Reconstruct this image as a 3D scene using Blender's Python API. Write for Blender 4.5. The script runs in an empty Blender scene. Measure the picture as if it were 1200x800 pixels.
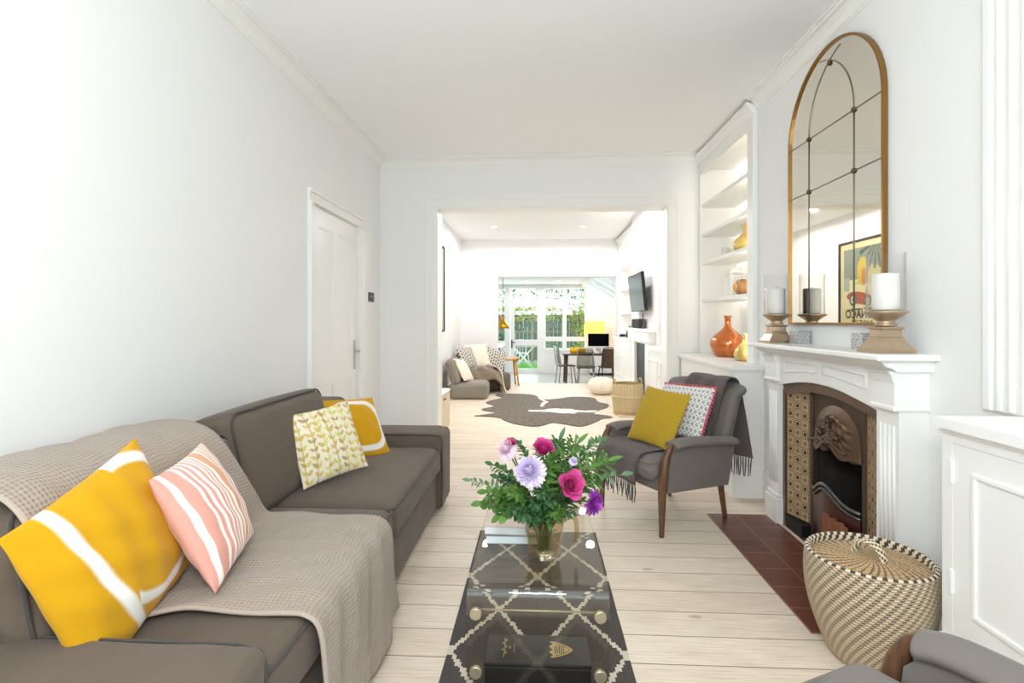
import bpy, bmesh, math, random
from mathutils import Vector, Matrix
from math import pi, sin, cos, sqrt, radians
SC = bpy.context.scene
COL = SC.collection
random.seed(7)

# ------------------------------------------------------------------ helpers
def lin(h):
    h = h.lstrip('#')
    out = []
    for i in (0, 2, 4):
        c = int(h[i:i+2], 16)/255
        out.append(c/12.92 if c <= .04045 else ((c+.055)/1.055)**2.4)
    return (out[0], out[1], out[2], 1.0)

class NT:
    """small node-tree writer"""
    def __init__(s, name):
        s.m = bpy.data.materials.new(name)
        s.m.use_nodes = True
        s.t = s.m.node_tree
        s.t.nodes.clear()
        s.out = s.t.nodes.new('ShaderNodeOutputMaterial')
    def n(s, kind, **kw):
        nd = s.t.nodes.new('ShaderNode' + kind)
        for k, v in kw.items():
            setattr(nd, k, v)
        return nd
    def l(s, a, b):
        s.t.links.new(a, b)
    def put(s, sock, v):
        if isinstance(v, bpy.types.NodeSocket):
            s.l(v, sock)
        else:
            sock.default_value = v
    def math(s, op, a, b=0.0, c=None):
        nd = s.n('Math', operation=op)
        s.put(nd.inputs[0], a)
        s.put(nd.inputs[1], b)
        if c is not None:
            s.put(nd.inputs[2], c)
        return nd.outputs[0]
    def mix(s, f, a, b):
        nd = s.n('Mix', data_type='RGBA')
        s.put(nd.inputs['Factor'], f)
        s.put(nd.inputs[6], a)
        s.put(nd.inputs[7], b)
        return nd.outputs[2]
    def obj(s):
        return s.n('TexCoord').outputs['Object']
    def uv(s):
        return s.n('TexCoord').outputs['UV']
    def scaled(s, vec, sc):
        nd = s.n('Mapping')
        s.l(vec, nd.inputs['Vector'])
        nd.inputs['Scale'].default_value = sc
        return nd.outputs[0]
    def noise(s, vec, scale=5, detail=3, rough=.5, out=0):
        nd = s.n('TexNoise')
        s.l(vec, nd.inputs['Vector'])
        nd.inputs['Scale'].default_value = scale
        nd.inputs['Detail'].default_value = detail
        nd.inputs['Roughness'].default_value = rough
        return nd.outputs[out]
    def ramp(s, f, stops):
        nd = s.n('ValToRGB')
        s.l(f, nd.inputs[0])
        e = nd.color_ramp.elements
        while len(e) < len(stops):
            e.new(.5)
        for el, (p, c) in zip(e, stops):
            el.position = p
            el.color = c
        return nd.outputs[0]
    def bump(s, h, strength=.3, dist=.01):
        nd = s.n('Bump')
        nd.inputs['Strength'].default_value = strength
        nd.inputs['Distance'].default_value = dist
        s.l(h, nd.inputs['Height'])
        return nd.outputs[0]
    def pbr(s, color, rough=.5, metal=0.0, normal=None, spec=.5, sheen=0, **kw):
        p = s.n('BsdfPrincipled')
        s.put(p.inputs['Base Color'], color)
        s.put(p.inputs['Roughness'], rough)
        s.put(p.inputs['Metallic'], metal)
        p.inputs['Specular IOR Level'].default_value = spec
        if sheen:
            p.inputs['Sheen Weight'].default_value = sheen
        if normal is not None:
            s.l(normal, p.inputs['Normal'])
        for k, v in kw.items():
            s.put(p.inputs[k], v)
        s.l(p.outputs[0], s.out.inputs[0])
        return s.m

def plain(name, hexc, rough=.5, metal=0.0, spec=.5, var=.06, scale=8, bump=0.0, bscale=60):
    t = NT(name)
    o = t.obj()
    c = lin(hexc)
    a = tuple(min(1, v*(1+var)) for v in c[:3]) + (1,)
    b = tuple(v*(1-var) for v in c[:3]) + (1,)
    col = t.mix(t.noise(o, scale, 3), b, a)
    nrm = t.bump(t.noise(o, bscale, 4), bump, .004) if bump else None
    return t.pbr(col, rough, metal, nrm, spec)

def fabric(name, hexc, var=.12, scale=6, weave=900, bump=.25, sheen=.15, wr=0.0):
    t = NT(name)
    o = t.obj()
    c = lin(hexc)
    a = tuple(min(1, v*(1+var)) for v in c[:3]) + (1,)
    b = tuple(v*(1-var) for v in c[:3]) + (1,)
    col = t.mix(t.noise(o, scale, 4), b, a)
    h = t.noise(o, weave, 2)
    nrm = t.bump(h, bump, .001)
    if wr:
        nd = t.n('Bump')
        nd.inputs['Strength'].default_value = wr
        nd.inputs['Distance'].default_value = .02
        t.l(t.noise(t.scaled(o, (3, 1.6, 5)), 3.5, 3), nd.inputs['Height'])
        t.l(nrm, nd.inputs['Normal'])
        nrm = nd.outputs[0]
    return t.pbr(col, .92, 0, nrm, .15, sheen)

def vcol(name, rough=.9, spec=.2, bump=.25, weave=700, sheen=.1, metal=0):
    """cloth or card whose printed pattern is stored per face corner"""
    t = NT(name)
    v = t.n('VertexColor')
    v.layer_name = 'Col'
    nrm = t.bump(t.noise(t.obj(), weave, 2), bump, .001) if bump else None
    return t.pbr(v.outputs[0], rough, metal, nrm, spec, sheen)

def thin_glass(name, tint='#ffffff', rough=0.0, ior=1.45):
    """clear sheet: see-through with mirror reflection that grows at grazing angles (Schlick)"""
    t = NT(name)
    tr = t.n('BsdfTransparent')
    tr.inputs[0].default_value = lin(tint)
    gl = t.n('BsdfGlossy')
    gl.inputs['Roughness'].default_value = rough
    g = t.n('NewGeometry')
    dp = t.n('VectorMath', operation='DOT_PRODUCT')
    t.l(g.outputs['Normal'], dp.inputs[0])
    t.l(g.outputs['Incoming'], dp.inputs[1])
    k = t.math('SUBTRACT', 1.0, t.math('ABSOLUTE', dp.outputs['Value']))
    f0 = ((ior-1)/(ior+1))**2
    f = t.math('MULTIPLY_ADD', t.math('POWER', k, 5.0), 1-f0, f0)
    mx = t.n('MixShader')
    t.l(f, mx.inputs[0])
    t.l(tr.outputs[0], mx.inputs[1])
    t.l(gl.outputs[0], mx.inputs[2])
    t.l(mx.outputs[0], t.out.inputs[0])
    return t.m

def emit(name, hexc, strength):
    t = NT(name)
    e = t.n('Emission')
    e.inputs[0].default_value = lin(hexc)
    e.inputs[1].default_value = strength
    t.l(e.outputs[0], t.out.inputs[0])
    return t.m

class MB:
    k = 0
    def __init__(s):
        s.bm = bmesh.new()
        s.col = None
        s.uvl = None
    def _c(s):
        if s.col is None:
            s.col = s.bm.loops.layers.float_color.new('Col')
        return s.col
    def box(s, x0, x1, y0, y1, z0, z1, bev=0.0, seg=2, mat=None):
        b = bmesh.new()
        # hair's-breadth differences keep abutting joinery from sharing a plane
        MB.k = (MB.k + 1) % 17
        e = .00002 + .00003*MB.k
        x0, x1 = min(x0, x1)-e, max(x0, x1)+e
        y0, y1 = min(y0, y1)-e, max(y0, y1)+e
        M = Matrix.Translation(((x0+x1)/2, (y0+y1)/2, (z0+z1)/2)) @ Matrix.Diagonal((abs(x1-x0), abs(y1-y0), abs(z1-z0)+2*e*(z0 > .002), 1))
        bmesh.ops.create_cube(b, size=1, matrix=M)
        if bev:
            bmesh.ops.bevel(b, geom=b.edges[:], offset=bev, segments=seg, profile=.5, affect='EDGES')
        s._merge(b, mat)
        return s
    def _merge(s, b, mat=None):
        if mat is not None:
            bmesh.ops.transform(b, matrix=mat, verts=b.verts[:])
        mp = {}
        for v in b.verts:
            mp[v] = s.bm.verts.new(v.co)
        for f in b.faces:
            try:
                nf = s.bm.faces.new([mp[v] for v in f.verts])
                nf.smooth = f.smooth
            except ValueError:
                pass
        b.free()
    def soft(s, x0, x1, y0, y1, z0, z1, r=.04, n=8, bulge=(0, 0, 0), mat=None, nz=0.0, seed=0):
        """upholstered box: rounded edges, bulging faces"""
        c = Vector(((x0+x1)/2, (y0+y1)/2, (z0+z1)/2))
        h = Vector(((x1-x0)/2, (y1-y0)/2, (z1-z0)/2))
        b = bmesh.new()
        key = {}
        def vert(p):
            k = (round(p[0], 5), round(p[1], 5), round(p[2], 5))
            if k not in key:
                q = Vector((p[0]*h[0], p[1]*h[1], p[2]*h[2]))
                inner = Vector([max(-(h[i]-r), min(h[i]-r, q[i])) for i in range(3)])
                d = q - inner
                if d.length > 1e-7:
                    # project on rounded edge
                    m = max(abs(d[i]) for i in range(3))
                    d = d.normalized()*m if m > 0 else d
                q = inner + d
                for i in range(3):
                    if bulge[i]:
                        j, k2 = (i+1) % 3, (i+2) % 3
                        w = max(0, 1-p[j]**2)**.5*max(0, 1-p[k2]**2)**.5
                        q[i] += p[i]*bulge[i]*w
                if nz:
                    q += Vector([nz*sin(9*p[(i+1) % 3]+7*p[(i+2) % 3]*h[(i+2) % 3]*3+seed+i*2.1)*cos(5*p[i]+seed) for i in range(3)])
                key[k] = b.verts.new(c+q)
            return key[k]
        # graded parameter so that the rounding has enough rows
        def par(hh):
            e = min(.9, r/hh)
            ps = [-1, -1+e*.15, -1+e*.4, -1+e*.7, -1+e]
            m = [-1+e+(2-2*e)*i/n for i in range(1, n)]
            return ps + m + [-q for q in reversed(ps)]
        P = [par(h[i]) for i in range(3)]
        for ax in range(3):
            j, k = (ax+1) % 3, (ax+2) % 3
            for sg in (-1, 1):
                for a in range(len(P[j])-1):
                    for d in range(len(P[k])-1):
                        q = []
                        for (aa, dd) in ((a, d), (a+1, d), (a+1, d+1), (a, d+1)):
                            p = [0, 0, 0]
                            p[ax] = sg
                            p[j] = P[j][aa]
                            p[k] = P[k][dd]
                            q.append(vert(p))
                        if sg < 0:
                            q.reverse()
                        try:
                            f = b.faces.new(q)
                            f.smooth = True
                        except ValueError:
                            pass
        s._merge(b, mat)
        return s
    def grid(s, fn, nu, nv, cu=False, cv=False, col=None, uv=None, smooth=True, facecol=False, mat=None):
        """fn(u,v) -> point, u,v in 0..1; col(u,v) -> rgba ; uv(u,v) -> (a,b)"""
        V = []
        for i in range(nu + (0 if cu else 1)):
            row = []
            for j in range(nv + (0 if cv else 1)):
                p = Vector(fn(i/nu, j/nv))
                if mat is not None:
                    p = mat @ p
                row.append(s.bm.verts.new(p))
            V.append(row)
        L = s._c() if col else None
        U = None
        if uv:
            if s.uvl is None:
                s.uvl = s.bm.loops.layers.uv.new('UVMap')
            U = s.uvl
        for i in range(nu):
            for j in range(nv):
                ii, jj = (i+1) % len(V), (j+1) % len(V[0])
                try:
                    f = s.bm.faces.new((V[i][j], V[ii][j], V[ii][jj], V[i][jj]))
                except ValueError:
                    continue
                f.smooth = smooth
                if L is not None:
                    if facecol:
                        c = col((i+.5)/nu, (j+.5)/nv)
                        for lp in f.loops:
                            lp[L] = c
                    else:
                        for lp, (a, b) in zip(f.loops, ((i, j), (i+1, j), (i+1, j+1), (i, j+1))):
                            lp[L] = col(a/nu, b/nv)
                if U is not None:
                    for lp, (a, b) in zip(f.loops, ((i, j), (i+1, j), (i+1, j+1), (i, j+1))):
                        lp[U].uv = uv(a/nu, b/nv)
        return s
    def lathe(s, prof, n=32, c=(0, 0, 0), smooth=True, rot=0.0, sx=1, sy=1, col=None):
        V = []
        for (r, z) in prof:
            V.append([s.bm.verts.new((c[0]+sx*r*cos(rot+2*pi*k/n), c[1]+sy*r*sin(rot+2*pi*k/n), c[2]+z)) for k in range(n)])
        for i in range(len(V)-1):
            for k in range(n):
                k2 = (k+1) % n
                try:
                    f = s.bm.faces.new((V[i][k], V[i][k2], V[i+1][k2], V[i+1][k]))
                    f.smooth = smooth
                except ValueError:
                    pass
        for row, rev in ((V[0], True), (V[-1], False)):
            try:
                f = s.bm.faces.new(list(reversed(row)) if rev else row)
            except ValueError:
                pass
        return s
    def tube(s, pts, r, n=8, flat=1.0, cap=True, up=None):
        pts = [Vector(p) for p in pts]
        rs = r if isinstance(r, (list, tuple)) else [r]*len(pts)
        rings = []
        ref = Vector(up) if up else None
        prev = None
        for i, p in enumerate(pts):
            d = (pts[min(i+1, len(pts)-1)] - pts[max(i-1, 0)])
            if d.length < 1e-9:
                d = Vector((0, 0, 1))
            d.normalize()
            if ref is not None:
                a = ref - d*ref.dot(d)
            elif prev is not None:
                a = prev - d*prev.dot(d)
            else:
                a = Vector((0, 0, 1)).cross(d)
                if a.length < .1:
                    a = Vector((1, 0, 0)) - d*d.x
            a.normalize()
            prev = a
            b = d.cross(a)
            rings.append([s.bm.verts.new(p + a*rs[i]*cos(2*pi*k/n) + b*rs[i]*flat*sin(2*pi*k/n)) for k in range(n)])
        for i in range(len(rings)-1):
            for k in range(n):
                k2 = (k+1) % n
                f = s.bm.faces.new((rings[i][k], rings[i][k2], rings[i+1][k2], rings[i+1][k]))
                f.smooth = True
        if cap:
            s.bm.faces.new(list(reversed(rings[0])))
            s.bm.faces.new(rings[-1])
        return s
    def prism(s, poly, axis, d0, d1, mat=None):
        """poly of 2D points extruded along axis. x:(y,z) y:(x,z) z:(x,y)"""
        b = bmesh.new()
        def P(q, d):
            return {'x': (d, q[0], q[1]), 'y': (q[0], d, q[1]), 'z': (q[0], q[1], d)}[axis]
        A = [b.verts.new(P(q, d0)) for q in poly]
        B = [b.verts.new(P(q, d1)) for q in poly]
        n = len(poly)
        for i in range(n):
            b.faces.new((A[i], A[(i+1) % n], B[(i+1) % n], B[i]))
        b.faces.new(list(reversed(A)))
        b.faces.new(B)
        bmesh.ops.triangulate(b, faces=[f for f in b.faces if len(f.verts) > 4])
        bmesh.ops.recalc_face_normals(b, faces=b.faces[:])
        s._merge(b, mat)
        return s
    def ball(s, c, r, n=10, m=7, sc=(1, 1, 1)):
        V = []
        top = s.bm.verts.new((c[0], c[1], c[2]+r*sc[2]))
        bot = s.bm.verts.new((c[0], c[1], c[2]-r*sc[2]))
        for i in range(1, m):
            t = pi*i/m
            V.append([s.bm.verts.new((c[0]+r*sc[0]*sin(t)*cos(2*pi*k/n), c[1]+r*sc[1]*sin(t)*sin(2*pi*k/n), c[2]+r*sc[2]*cos(t))) for k in range(n)])
        for k in range(n):
            k2 = (k+1) % n
            s.bm.faces.new((top, V[0][k], V[0][k2])).smooth = True
            s.bm.faces.new((bot, V[-1][k2], V[-1][k])).smooth = True
            for i in range(len(V)-1):
                s.bm.faces.new((V[i][k], V[i+1][k], V[i+1][k2], V[i][k2])).smooth = True
        return s
    def build(s, name, mat, parent=None, mw=None, recalc=True):
        if recalc:
            bmesh.ops.recalc_face_normals(s.bm, faces=s.bm.faces[:])
        me = bpy.data.meshes.new(name)
        s.bm.to_mesh(me)
        s.bm.free()
        o = bpy.data.objects.new(name, me)
        COL.objects.link(o)
        if mat is not None:
            me.materials.append(mat)
        if parent is not None:
            o.parent = parent
        if mw is not None:
            o.matrix_local = mw
        return o

def tag(o, label=None, cat=None, group=None, kind=None):
    if label: o['label'] = label
    if cat: o['category'] = cat
    if group: o['group'] = group
    if kind: o['kind'] = kind
    return o

def thing(name, label, cat, loc=(0, 0, 0), rz=0.0, group=None, mw=None):
    o = bpy.data.objects.new(name, None)
    COL.objects.link(o)
    o.empty_display_size = .05
    o.location = loc
    o.rotation_euler = (0, 0, rz)
    if mw is not None:
        o.matrix_world = mw
    return tag(o, label, cat, group)

def struct(mb, name, mat, parent=None, label=None):
    o = mb.build(name, mat, parent)
    if parent is None:
        o['kind'] = 'structure'
        if label:
            o['label'] = label
    return o

def frame(c, u, v):
    """local x=u, z=v, y=-(front normal)"""
    u = Vector(u).normalized()
    v = Vector(v)
    v = (v - u*v.dot(u)).normalized()
    y = v.cross(u)
    M = Matrix((u, y, v)).transposed().to_4x4()
    M.translation = Vector(c)
    return M

def text_mesh(s, size, depth=.001, font_align='CENTER', bold=0.0):
    cu = bpy.data.curves.new('lettering', 'FONT')
    cu.body = s
    cu.size = size
    cu.extrude = depth
    cu.offset = bold
    cu.align_x = font_align
    o = bpy.data.objects.new('lettering', cu)
    COL.objects.link(o)
    dg = bpy.context.evaluated_depsgraph_get()
    me = bpy.data.meshes.new_from_object(o.evaluated_get(dg))
    bpy.data.objects.remove(o)
    bpy.data.curves.remove(cu)
    return me

def dup(root, loc=None, rz=None, label=None):
    r = root.copy()
    COL.objects.link(r)
    if loc is not None: r.location = loc
    if rz is not None: r.rotation_euler = (0, 0, rz)
    if label: r['label'] = label
    for ch in list(root.children):
        c = ch.copy()
        COL.objects.link(c)
        c.parent = r
        for g in list(ch.children):
            d = g.copy()
            COL.objects.link(d)
            d.parent = c
    return r
# ------------------------------------------------------------------ materials
M = {}
M['wall'] = plain('white_wall_paint', '#efefef', .75, 0, .3, .008, 2, .03, 90)
M['ceil'] = plain('white_ceiling_paint', '#f8fafb', .8, 0, .25, .006, 2)
M['gloss'] = plain('white_eggshell_joinery', '#f2f2f0', .38, 0, .45, .01, 3)
M['trim'] = plain('white_trim_paint', '#f1f1ee', .45, 0, .4, .01, 3)
M['steel'] = plain('brushed_steel', '#b9b6ae', .3, 1.0, .5, .05, 40)
M['darkmetal'] = plain('dark_metal', '#57524c', .4, .8, .5, .08, 30)
M['brass'] = plain('aged_brass', '#9a7440', .38, .85, .5, .12, 25)
M['black'] = plain('matt_black', '#1b1a1a', .5, 0, .4, .1, 20)
M['screen'] = plain('black_screen_glass', '#060607', .25, 0, .03, .02, 5)
M['sofa'] = fabric('taupe_grey_sofa_cotton', '#64584d', .07, 5, 900, .2, .12, .38)
M['sofa_pipe'] = fabric('sofa_piping', '#4b4744', .05)
M['chairgrey'] = fabric('grey_chair_wool', '#7a736e', .08, 8, 700, .25, .12)
M['walnut'] = None

def wood(name, c1, c2, rough=.4, sc=(2, 2, .5), scale=9):
    t = NT(name)
    v = t.scaled(t.obj(), sc)
    f = t.noise(v, scale, 5, .6)
    col = t.ramp(f, [(.3, lin(c1)), (.7, lin(c2))])
    return t.pbr(col, rough, 0, t.bump(f, .15, .002), .4)
M['walnut'] = wood('dark_walnut_wood', '#4d3324', '#7d5a40', .35, (14, 14, 2.0), 3)
M['oak'] = wood('golden_oak', '#b98545', '#d9a968', .45, (18, 18, 2), 3)
M['tabletop'] = wood('brown_table_wood', '#4a3628', '#6d523c', .45, (2, 12, 12), 3)
M['palewood'] = wood('pale_beige_board', '#d8c8ae', '#e6d9c2', .5, (3, 3, 12), 2)

# whitewashed floorboards running across the room
def floor_mat():
    t = NT('whitewashed_floorboards')
    o = t.obj()
    b = t.n('TexBrick')
    t.l(o, b.inputs['Vector'])
    b.offset = .37
    b.offset_frequency = 3
    b.squash = 1.0
    b.inputs['Scale'].default_value = 1
    b.inputs['Brick Width'].default_value = 3.1
    b.inputs['Row Height'].default_value = .165
    b.inputs['Mortar Size'].default_value = .0021
    b.inputs['Mortar Smooth'].default_value = .25
    b.inputs['Bias'].default_value = 0
    b.inputs['Color1'].default_value = lin('#efe2d1')
    b.inputs['Color2'].default_value = lin('#e6d7c4')
    b.inputs['Mortar'].default_value = lin('#6b5a4a')
    g = t.noise(t.scaled(o, (1.2, 26, 1)), 5, 5, .6)
    grain = t.ramp(g, [(.33, lin('#bfae9d')), (.62, lin('#ffffff'))])
    mul = t.n('Mix', data_type='RGBA', blend_type='MULTIPLY')
    mul.inputs['Factor'].default_value = .42
    t.l(b.outputs[0], mul.inputs[6])
    t.l(grain, mul.inputs[7])
    pat = t.noise(t.scaled(o, (.9, 2.5, 1)), 2.2, 3)
    worn = t.mix(t.math('MULTIPLY', t.ramp(pat, [(.45, (0, 0, 0, 1)), (.75, (1, 1, 1, 1))]), .35), mul.outputs[2], lin('#c3b3a3'))
    # knots
    vo = t.n('TexVoronoi')
    vo.inputs['Scale'].default_value = 1
    t.l(t.scaled(o, (2.1, 4.4, 1)), vo.inputs['Vector'])
    kn = t.ramp(vo.outputs['Distance'], [(.0, (1, 1, 1, 1)), (.035, (.9, .9, .9, 1)), (.075, (0, 0, 0, 1))])
    col = t.mix(t.math('MULTIPLY', kn, .5), worn, lin('#8d7660'))
    hb = t.math('ADD', t.math('MULTIPLY', b.outputs['Fac'], -1.0), t.math('MULTIPLY', g, .12))
    return t.pbr(col, t.ramp(pat, [(.3, (.42,)*3+(1,)), (.7, (.6,)*3+(1,))]), 0, t.bump(hb, .35, .004), .35)
M['floor'] = floor_mat()
M['kfloor'] = plain('grey_stone_floor', '#a9aaa4', .35, 0, .5, .08, 3)

def tile_mat():
    t = NT('red_quarry_tiles')
    o = t.obj()
    b = t.n('TexBrick')
    mpn = t.n('Mapping'); mpn.inputs['Location'].default_value = (-1.05, -2.02, 0); t.l(o, mpn.inputs['Vector']); t.l(mpn.outputs[0], b.inputs['Vector'])
    b.offset = 0
    b.inputs['Scale'].default_value = 1
    b.inputs['Brick Width'].default_value = .17
    b.inputs['Row Height'].default_value = .17
    b.offset = 0.0
    b.inputs['Mortar Size'].default_value = .0032
    b.inputs['Color1'].default_value = lin('#6a3826')
    b.inputs['Color2'].default_value = lin('#5c2f20')
    b.inputs['Mortar'].default_value = lin('#a08068')
    col = t.mix(t.noise(o, 7, 4), b.outputs[0], lin('#633323'))
    return t.pbr(col, t.ramp(t.noise(o, 9, 3), [(.3, (.34,)*3+(1,)), (.7, (.44,)*3+(1,))]), 0,
                 t.bump(t.math('MULTIPLY', b.outputs['Fac'], -1.0), .3, .003), .5)
M['quarry'] = tile_mat()

def waffle(name, c_hi, c_lo, cell=.0125, strength=.8):
    t = NT(name)
    sp = t.n('SeparateXYZ')
    t.l(t.uv(), sp.inputs[0])
    def w(s):
        return t.math('ABSOLUTE', t.math('SINE', t.math('MULTIPLY', s, pi/cell)))
    # pits in the middle of each cell
    h = t.math('MULTIPLY', w(sp.outputs[0]), w(sp.outputs[1]))
    pit = t.math('SMOOTH_MIN', h, .7, .2)
    col = t.mix(t.math('MULTIPLY', pit, 1.3), lin(c_hi), lin(c_lo))
    col = t.mix(t.math('MULTIPLY', t.noise(t.obj(), 300, 2), .3), col, lin(c_lo))
    return t.pbr(col, .95, 0, t.bump(t.math('MULTIPLY', h, -1.0), strength, .006), .1, .2)
M['throw'] = waffle('taupe_waffle_blanket', '#b5a698', '#93867a', .0125, .45)
M['chair_throw'] = waffle('dusky_purple_waffle_wool', '#756a66', '#554c4b', .011, .7)
M['fringe'] = fabric('dusky_purple_yarn', '#5d5358', .15)
M['print'] = vcol('printed_cotton')
M['cardprint'] = vcol('printed_paper', .55, .3, 0)
M['rugprint'] = vcol('woven_wool', 1.0, .05, .5, 350, .2)
M['wickerprint'] = vcol('woven_seagrass', .75, .25, .3, 300)
M['ivory'] = fabric('ivory_cotton', '#e6dccb', .06)
M['cream_throw'] = fabric('cream_knit', '#e2d5bd', .1, 20, 200, .6)
M['fur'] = fabric('brown_sheepskin', '#7c6d5d', .35, 14, 90, 1.0, .4)
M['pouf'] = fabric('cream_cotton_knit', '#eee4d3', .06, 20, 120, .6)
M['greyweave'] = fabric('pale_grey_woven_upholstery', '#8b8479', .25, 90, 300, .4)
M['darkweave'] = fabric('dark_taupe_upholstery', '#6c645a', .2, 60, 300, .4)
M['mirror'] = None
M['shadeglass'] = thin_glass('hurricane_glass', '#ffffff', 0.0, 1.32)
t = NT('mirror_silvering'); M['mirror'] = t.pbr(lin('#eae6dc'), .015, 1.0)
M['clear'] = thin_glass('clear_glass', '#fcfcfb', 0.0, 1.45)
M['acrylic'] = thin_glass('clear_acrylic', '#fbf9f4', 0.0, 1.56)
M['water'] = thin_glass('vase_water', '#eef2ea', 0.0, 1.2)
M['pane'] = thin_glass('window_glass', '#f4faf8', 0.0, 1.3)
M['candle'] = plain('ivory_candle_wax', '#fbf8f3', .55, 0, .4, .01)
t = NT('copper_lustre_glass'); M['orangeglass'] = t.pbr(lin('#c26a2c'), .12, .55, None, .6, 0, **{'Coat Weight': .6})
t = NT('gold_lustre_glass'); M['goldglass'] = t.pbr(lin('#d2b465'), .18, .5, None, .6, 0, **{'Coat Weight': .6})
M['champ'] = plain('champagne_leaf_metal', '#b8a288', .34, .7, .5, .12, 18)
M['mosaic'] = None
def mosaic():
    t = NT('silver_mosaic')
    vo = t.n('TexVoronoi', feature='DISTANCE_TO_EDGE')
    vo.inputs['Scale'].default_value = 95
    t.l(t.obj(), vo.inputs['Vector'])
    col = t.ramp(vo.outputs[0], [(.06, lin('#e6e6e6')), (.16, lin('#8e9296'))])
    return t.pbr(col, .3, .5, None, .5)
M['mosaic'] = mosaic()
M['iron'] = plain('brown_cast_iron', '#5b4a3e', .42, .55, .5, .2, 12, .3, 60)
M['blackiron'] = plain('blackened_iron', '#29272a', .5, .5, .4, .25, 14, .3, 70)
M['soot'] = plain('sooty_brick', '#3b3531', .9, 0, .2, .4, 14, .5, 40)
M['firebrick'] = plain('fire_clay_brick', '#8b5a41', .8, 0, .2, .25, 20, .4, 50)
M['rosewood'] = plain('polished_red_brown_lacquer', '#4a2522', .3, .2, .5, .2, 8)
def vic_tile():
    t = NT('victorian_brown_cream_tiles')
    o = t.obj()
    sp = t.n('SeparateXYZ'); t.l(o, sp.inputs[0])
    s = .051
    def fr(x):
        return t.math('SUBTRACT', t.math('FRACT', t.math('DIVIDE', x, s)), .5)
    u, v = fr(sp.outputs[0]), fr(sp.outputs[2])
    # checker between two motifs
    ck = t.math('MODULO', t.math('ADD', t.math('FLOOR', t.math('DIVIDE', sp.outputs[0], s)), t.math('FLOOR', t.math('DIVIDE', sp.outputs[2], s))), 2.0)
    ck = t.math('ABSOLUTE', ck)
    d = t.math('SQRT', t.math('ADD', t.math('MULTIPLY', u, u), t.math('MULTIPLY', v, v)))
    ang = t.math('ARCTAN2', v, u)
    rings = t.math('SINE', t.math('ADD', t.math('MULTIPLY', d, 42.0), t.math('MULTIPLY', t.math('COSINE', t.math('MULTIPLY', ang, 8.0)), 1.5)))
    sq = t.math('MAXIMUM', t.math('ABSOLUTE', u), t.math('ABSOLUTE', v))
    core = t.math('LESS_THAN', d, .2)
    ringc = t.math('GREATER_THAN', rings, 0.1)
    a = t.mix(ringc, lin('#d8c5a3'), lin('#6f482c'))
    bcol = t.mix(t.math('GREATER_THAN', t.math('SINE', t.math('MULTIPLY', sq, 34.0)), 0.0), lin('#5f3c26'), lin('#cdb48f'))
    col = t.mix(ck, a, bcol)
    col = t.mix(core, col, t.mix(ck, lin('#8a6237'), lin('#4d3120')))
    edge = t.math('GREATER_THAN', sq, .485)
    col = t.mix(edge, col, lin('#6b5a48'))
    return t.pbr(col, .22, 0, None, .5)
M['victile'] = vic_tile()
M['leafg'] = None
def leafmat(name, a, b):
    t = NT(name)
    col = t.mix(t.noise(t.obj(), 14, 2), lin(a), lin(b))
    p = t.n('BsdfPrincipled'); t.l(col, p.inputs['Base Color']); p.inputs['Roughness'].default_value = .5
    tl = t.n('BsdfTranslucent'); t.l(col, tl.inputs[0])
    mx = t.n('MixShader'); mx.inputs[0].default_value = .25
    t.l(p.outputs[0], mx.inputs[1]); t.l(tl.outputs[0], mx.inputs[2]); t.l(mx.outputs[0], t.out.inputs[0])
    return t.m
M['leaf1'] = leafmat('mid_green_leaf', '#4a7738', '#7da853')
M['leaf2'] = leafmat('dark_green_leaf', '#37623b', '#5f8f57')
M['leaf3'] = leafmat('grey_green_leaf', '#55785a', '#83a07c')
M['stem'] = plain('green_stem', '#566b3c', .5)
M['twig'] = plain('brown_twig', '#6b5845', .6)
M['lilac'] = leafmat('lilac_petal', '#d8c8ea', '#f5eefb')
M['magenta'] = leafmat('magenta_petal', '#b81f78', '#e0559f')
M['pinkrose'] = leafmat('hot_pink_petal', '#c4257f', '#ea6cb0')
M['purple'] = leafmat('purple_petal', '#a437b8', '#cf6adb')
M['palepink'] = leafmat('pale_pink_petal', '#ecd0e0', '#fbeef4')
M['redpipe'] = fabric('coral_pink_pompom', '#cf5b6d', .15)
M['navy'] = plain('navy_paint', '#2b3350', .4)
M['copper'] = plain('polished_copper', '#d58a57', .2, 1.0)
M['yellow'] = fabric('bright_yellow_felt', '#f2c01c', .05)
M['shade'] = None
M['grassfake'] = leafmat('bright_lawn', '#5cb83c', '#86d65a')
M['fence'] = wood('grey_green_fence_boards', '#5d6a61', '#7d897c', .8, (12, 3, 1.2), 3)
M['fencelight'] = wood('weathered_fence_boards', '#8d8672', '#a8a08a', .8, (12, 3, 1.2), 3)
M['hedge1'] = leafmat('hedge_leaf', '#5f7d43', '#9cb46a')
M['hedge2'] = leafmat('yellow_green_leaf', '#aab34a', '#dcd77f')
M['mint'] = plain('pale_mint_paint', '#cfdcc6', .4)
M['stone'] = plain('pale_stone', '#dcd2c0', .6)
M['whiteplastic'] = plain('white_plastic', '#eeeeec', .35)
M['speaker'] = plain('dark_grey_cloth', '#3c3b3b', .9)
# ------------------------------------------------------------------ the setting
ZC = 2.76
YB = 4.88          # back face of the front room
YP = 5.08          # other side of that wall
YF = 9.80          # far wall of the back room
YK = 14.75         # garden wall of the kitchen
ZK = -.30          # kitchen floor level
W = M['wall']
# floors
struct(MB().box(-1.62, 2.0, -1.9, YF+.12, -.3, 0), 'floor', M['floor'])
struct(MB().box(-3.2, 2.4, YF+.1, YK+.2, ZK-.1, ZK), 'floor_kitchen', M['kfloor'])
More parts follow.
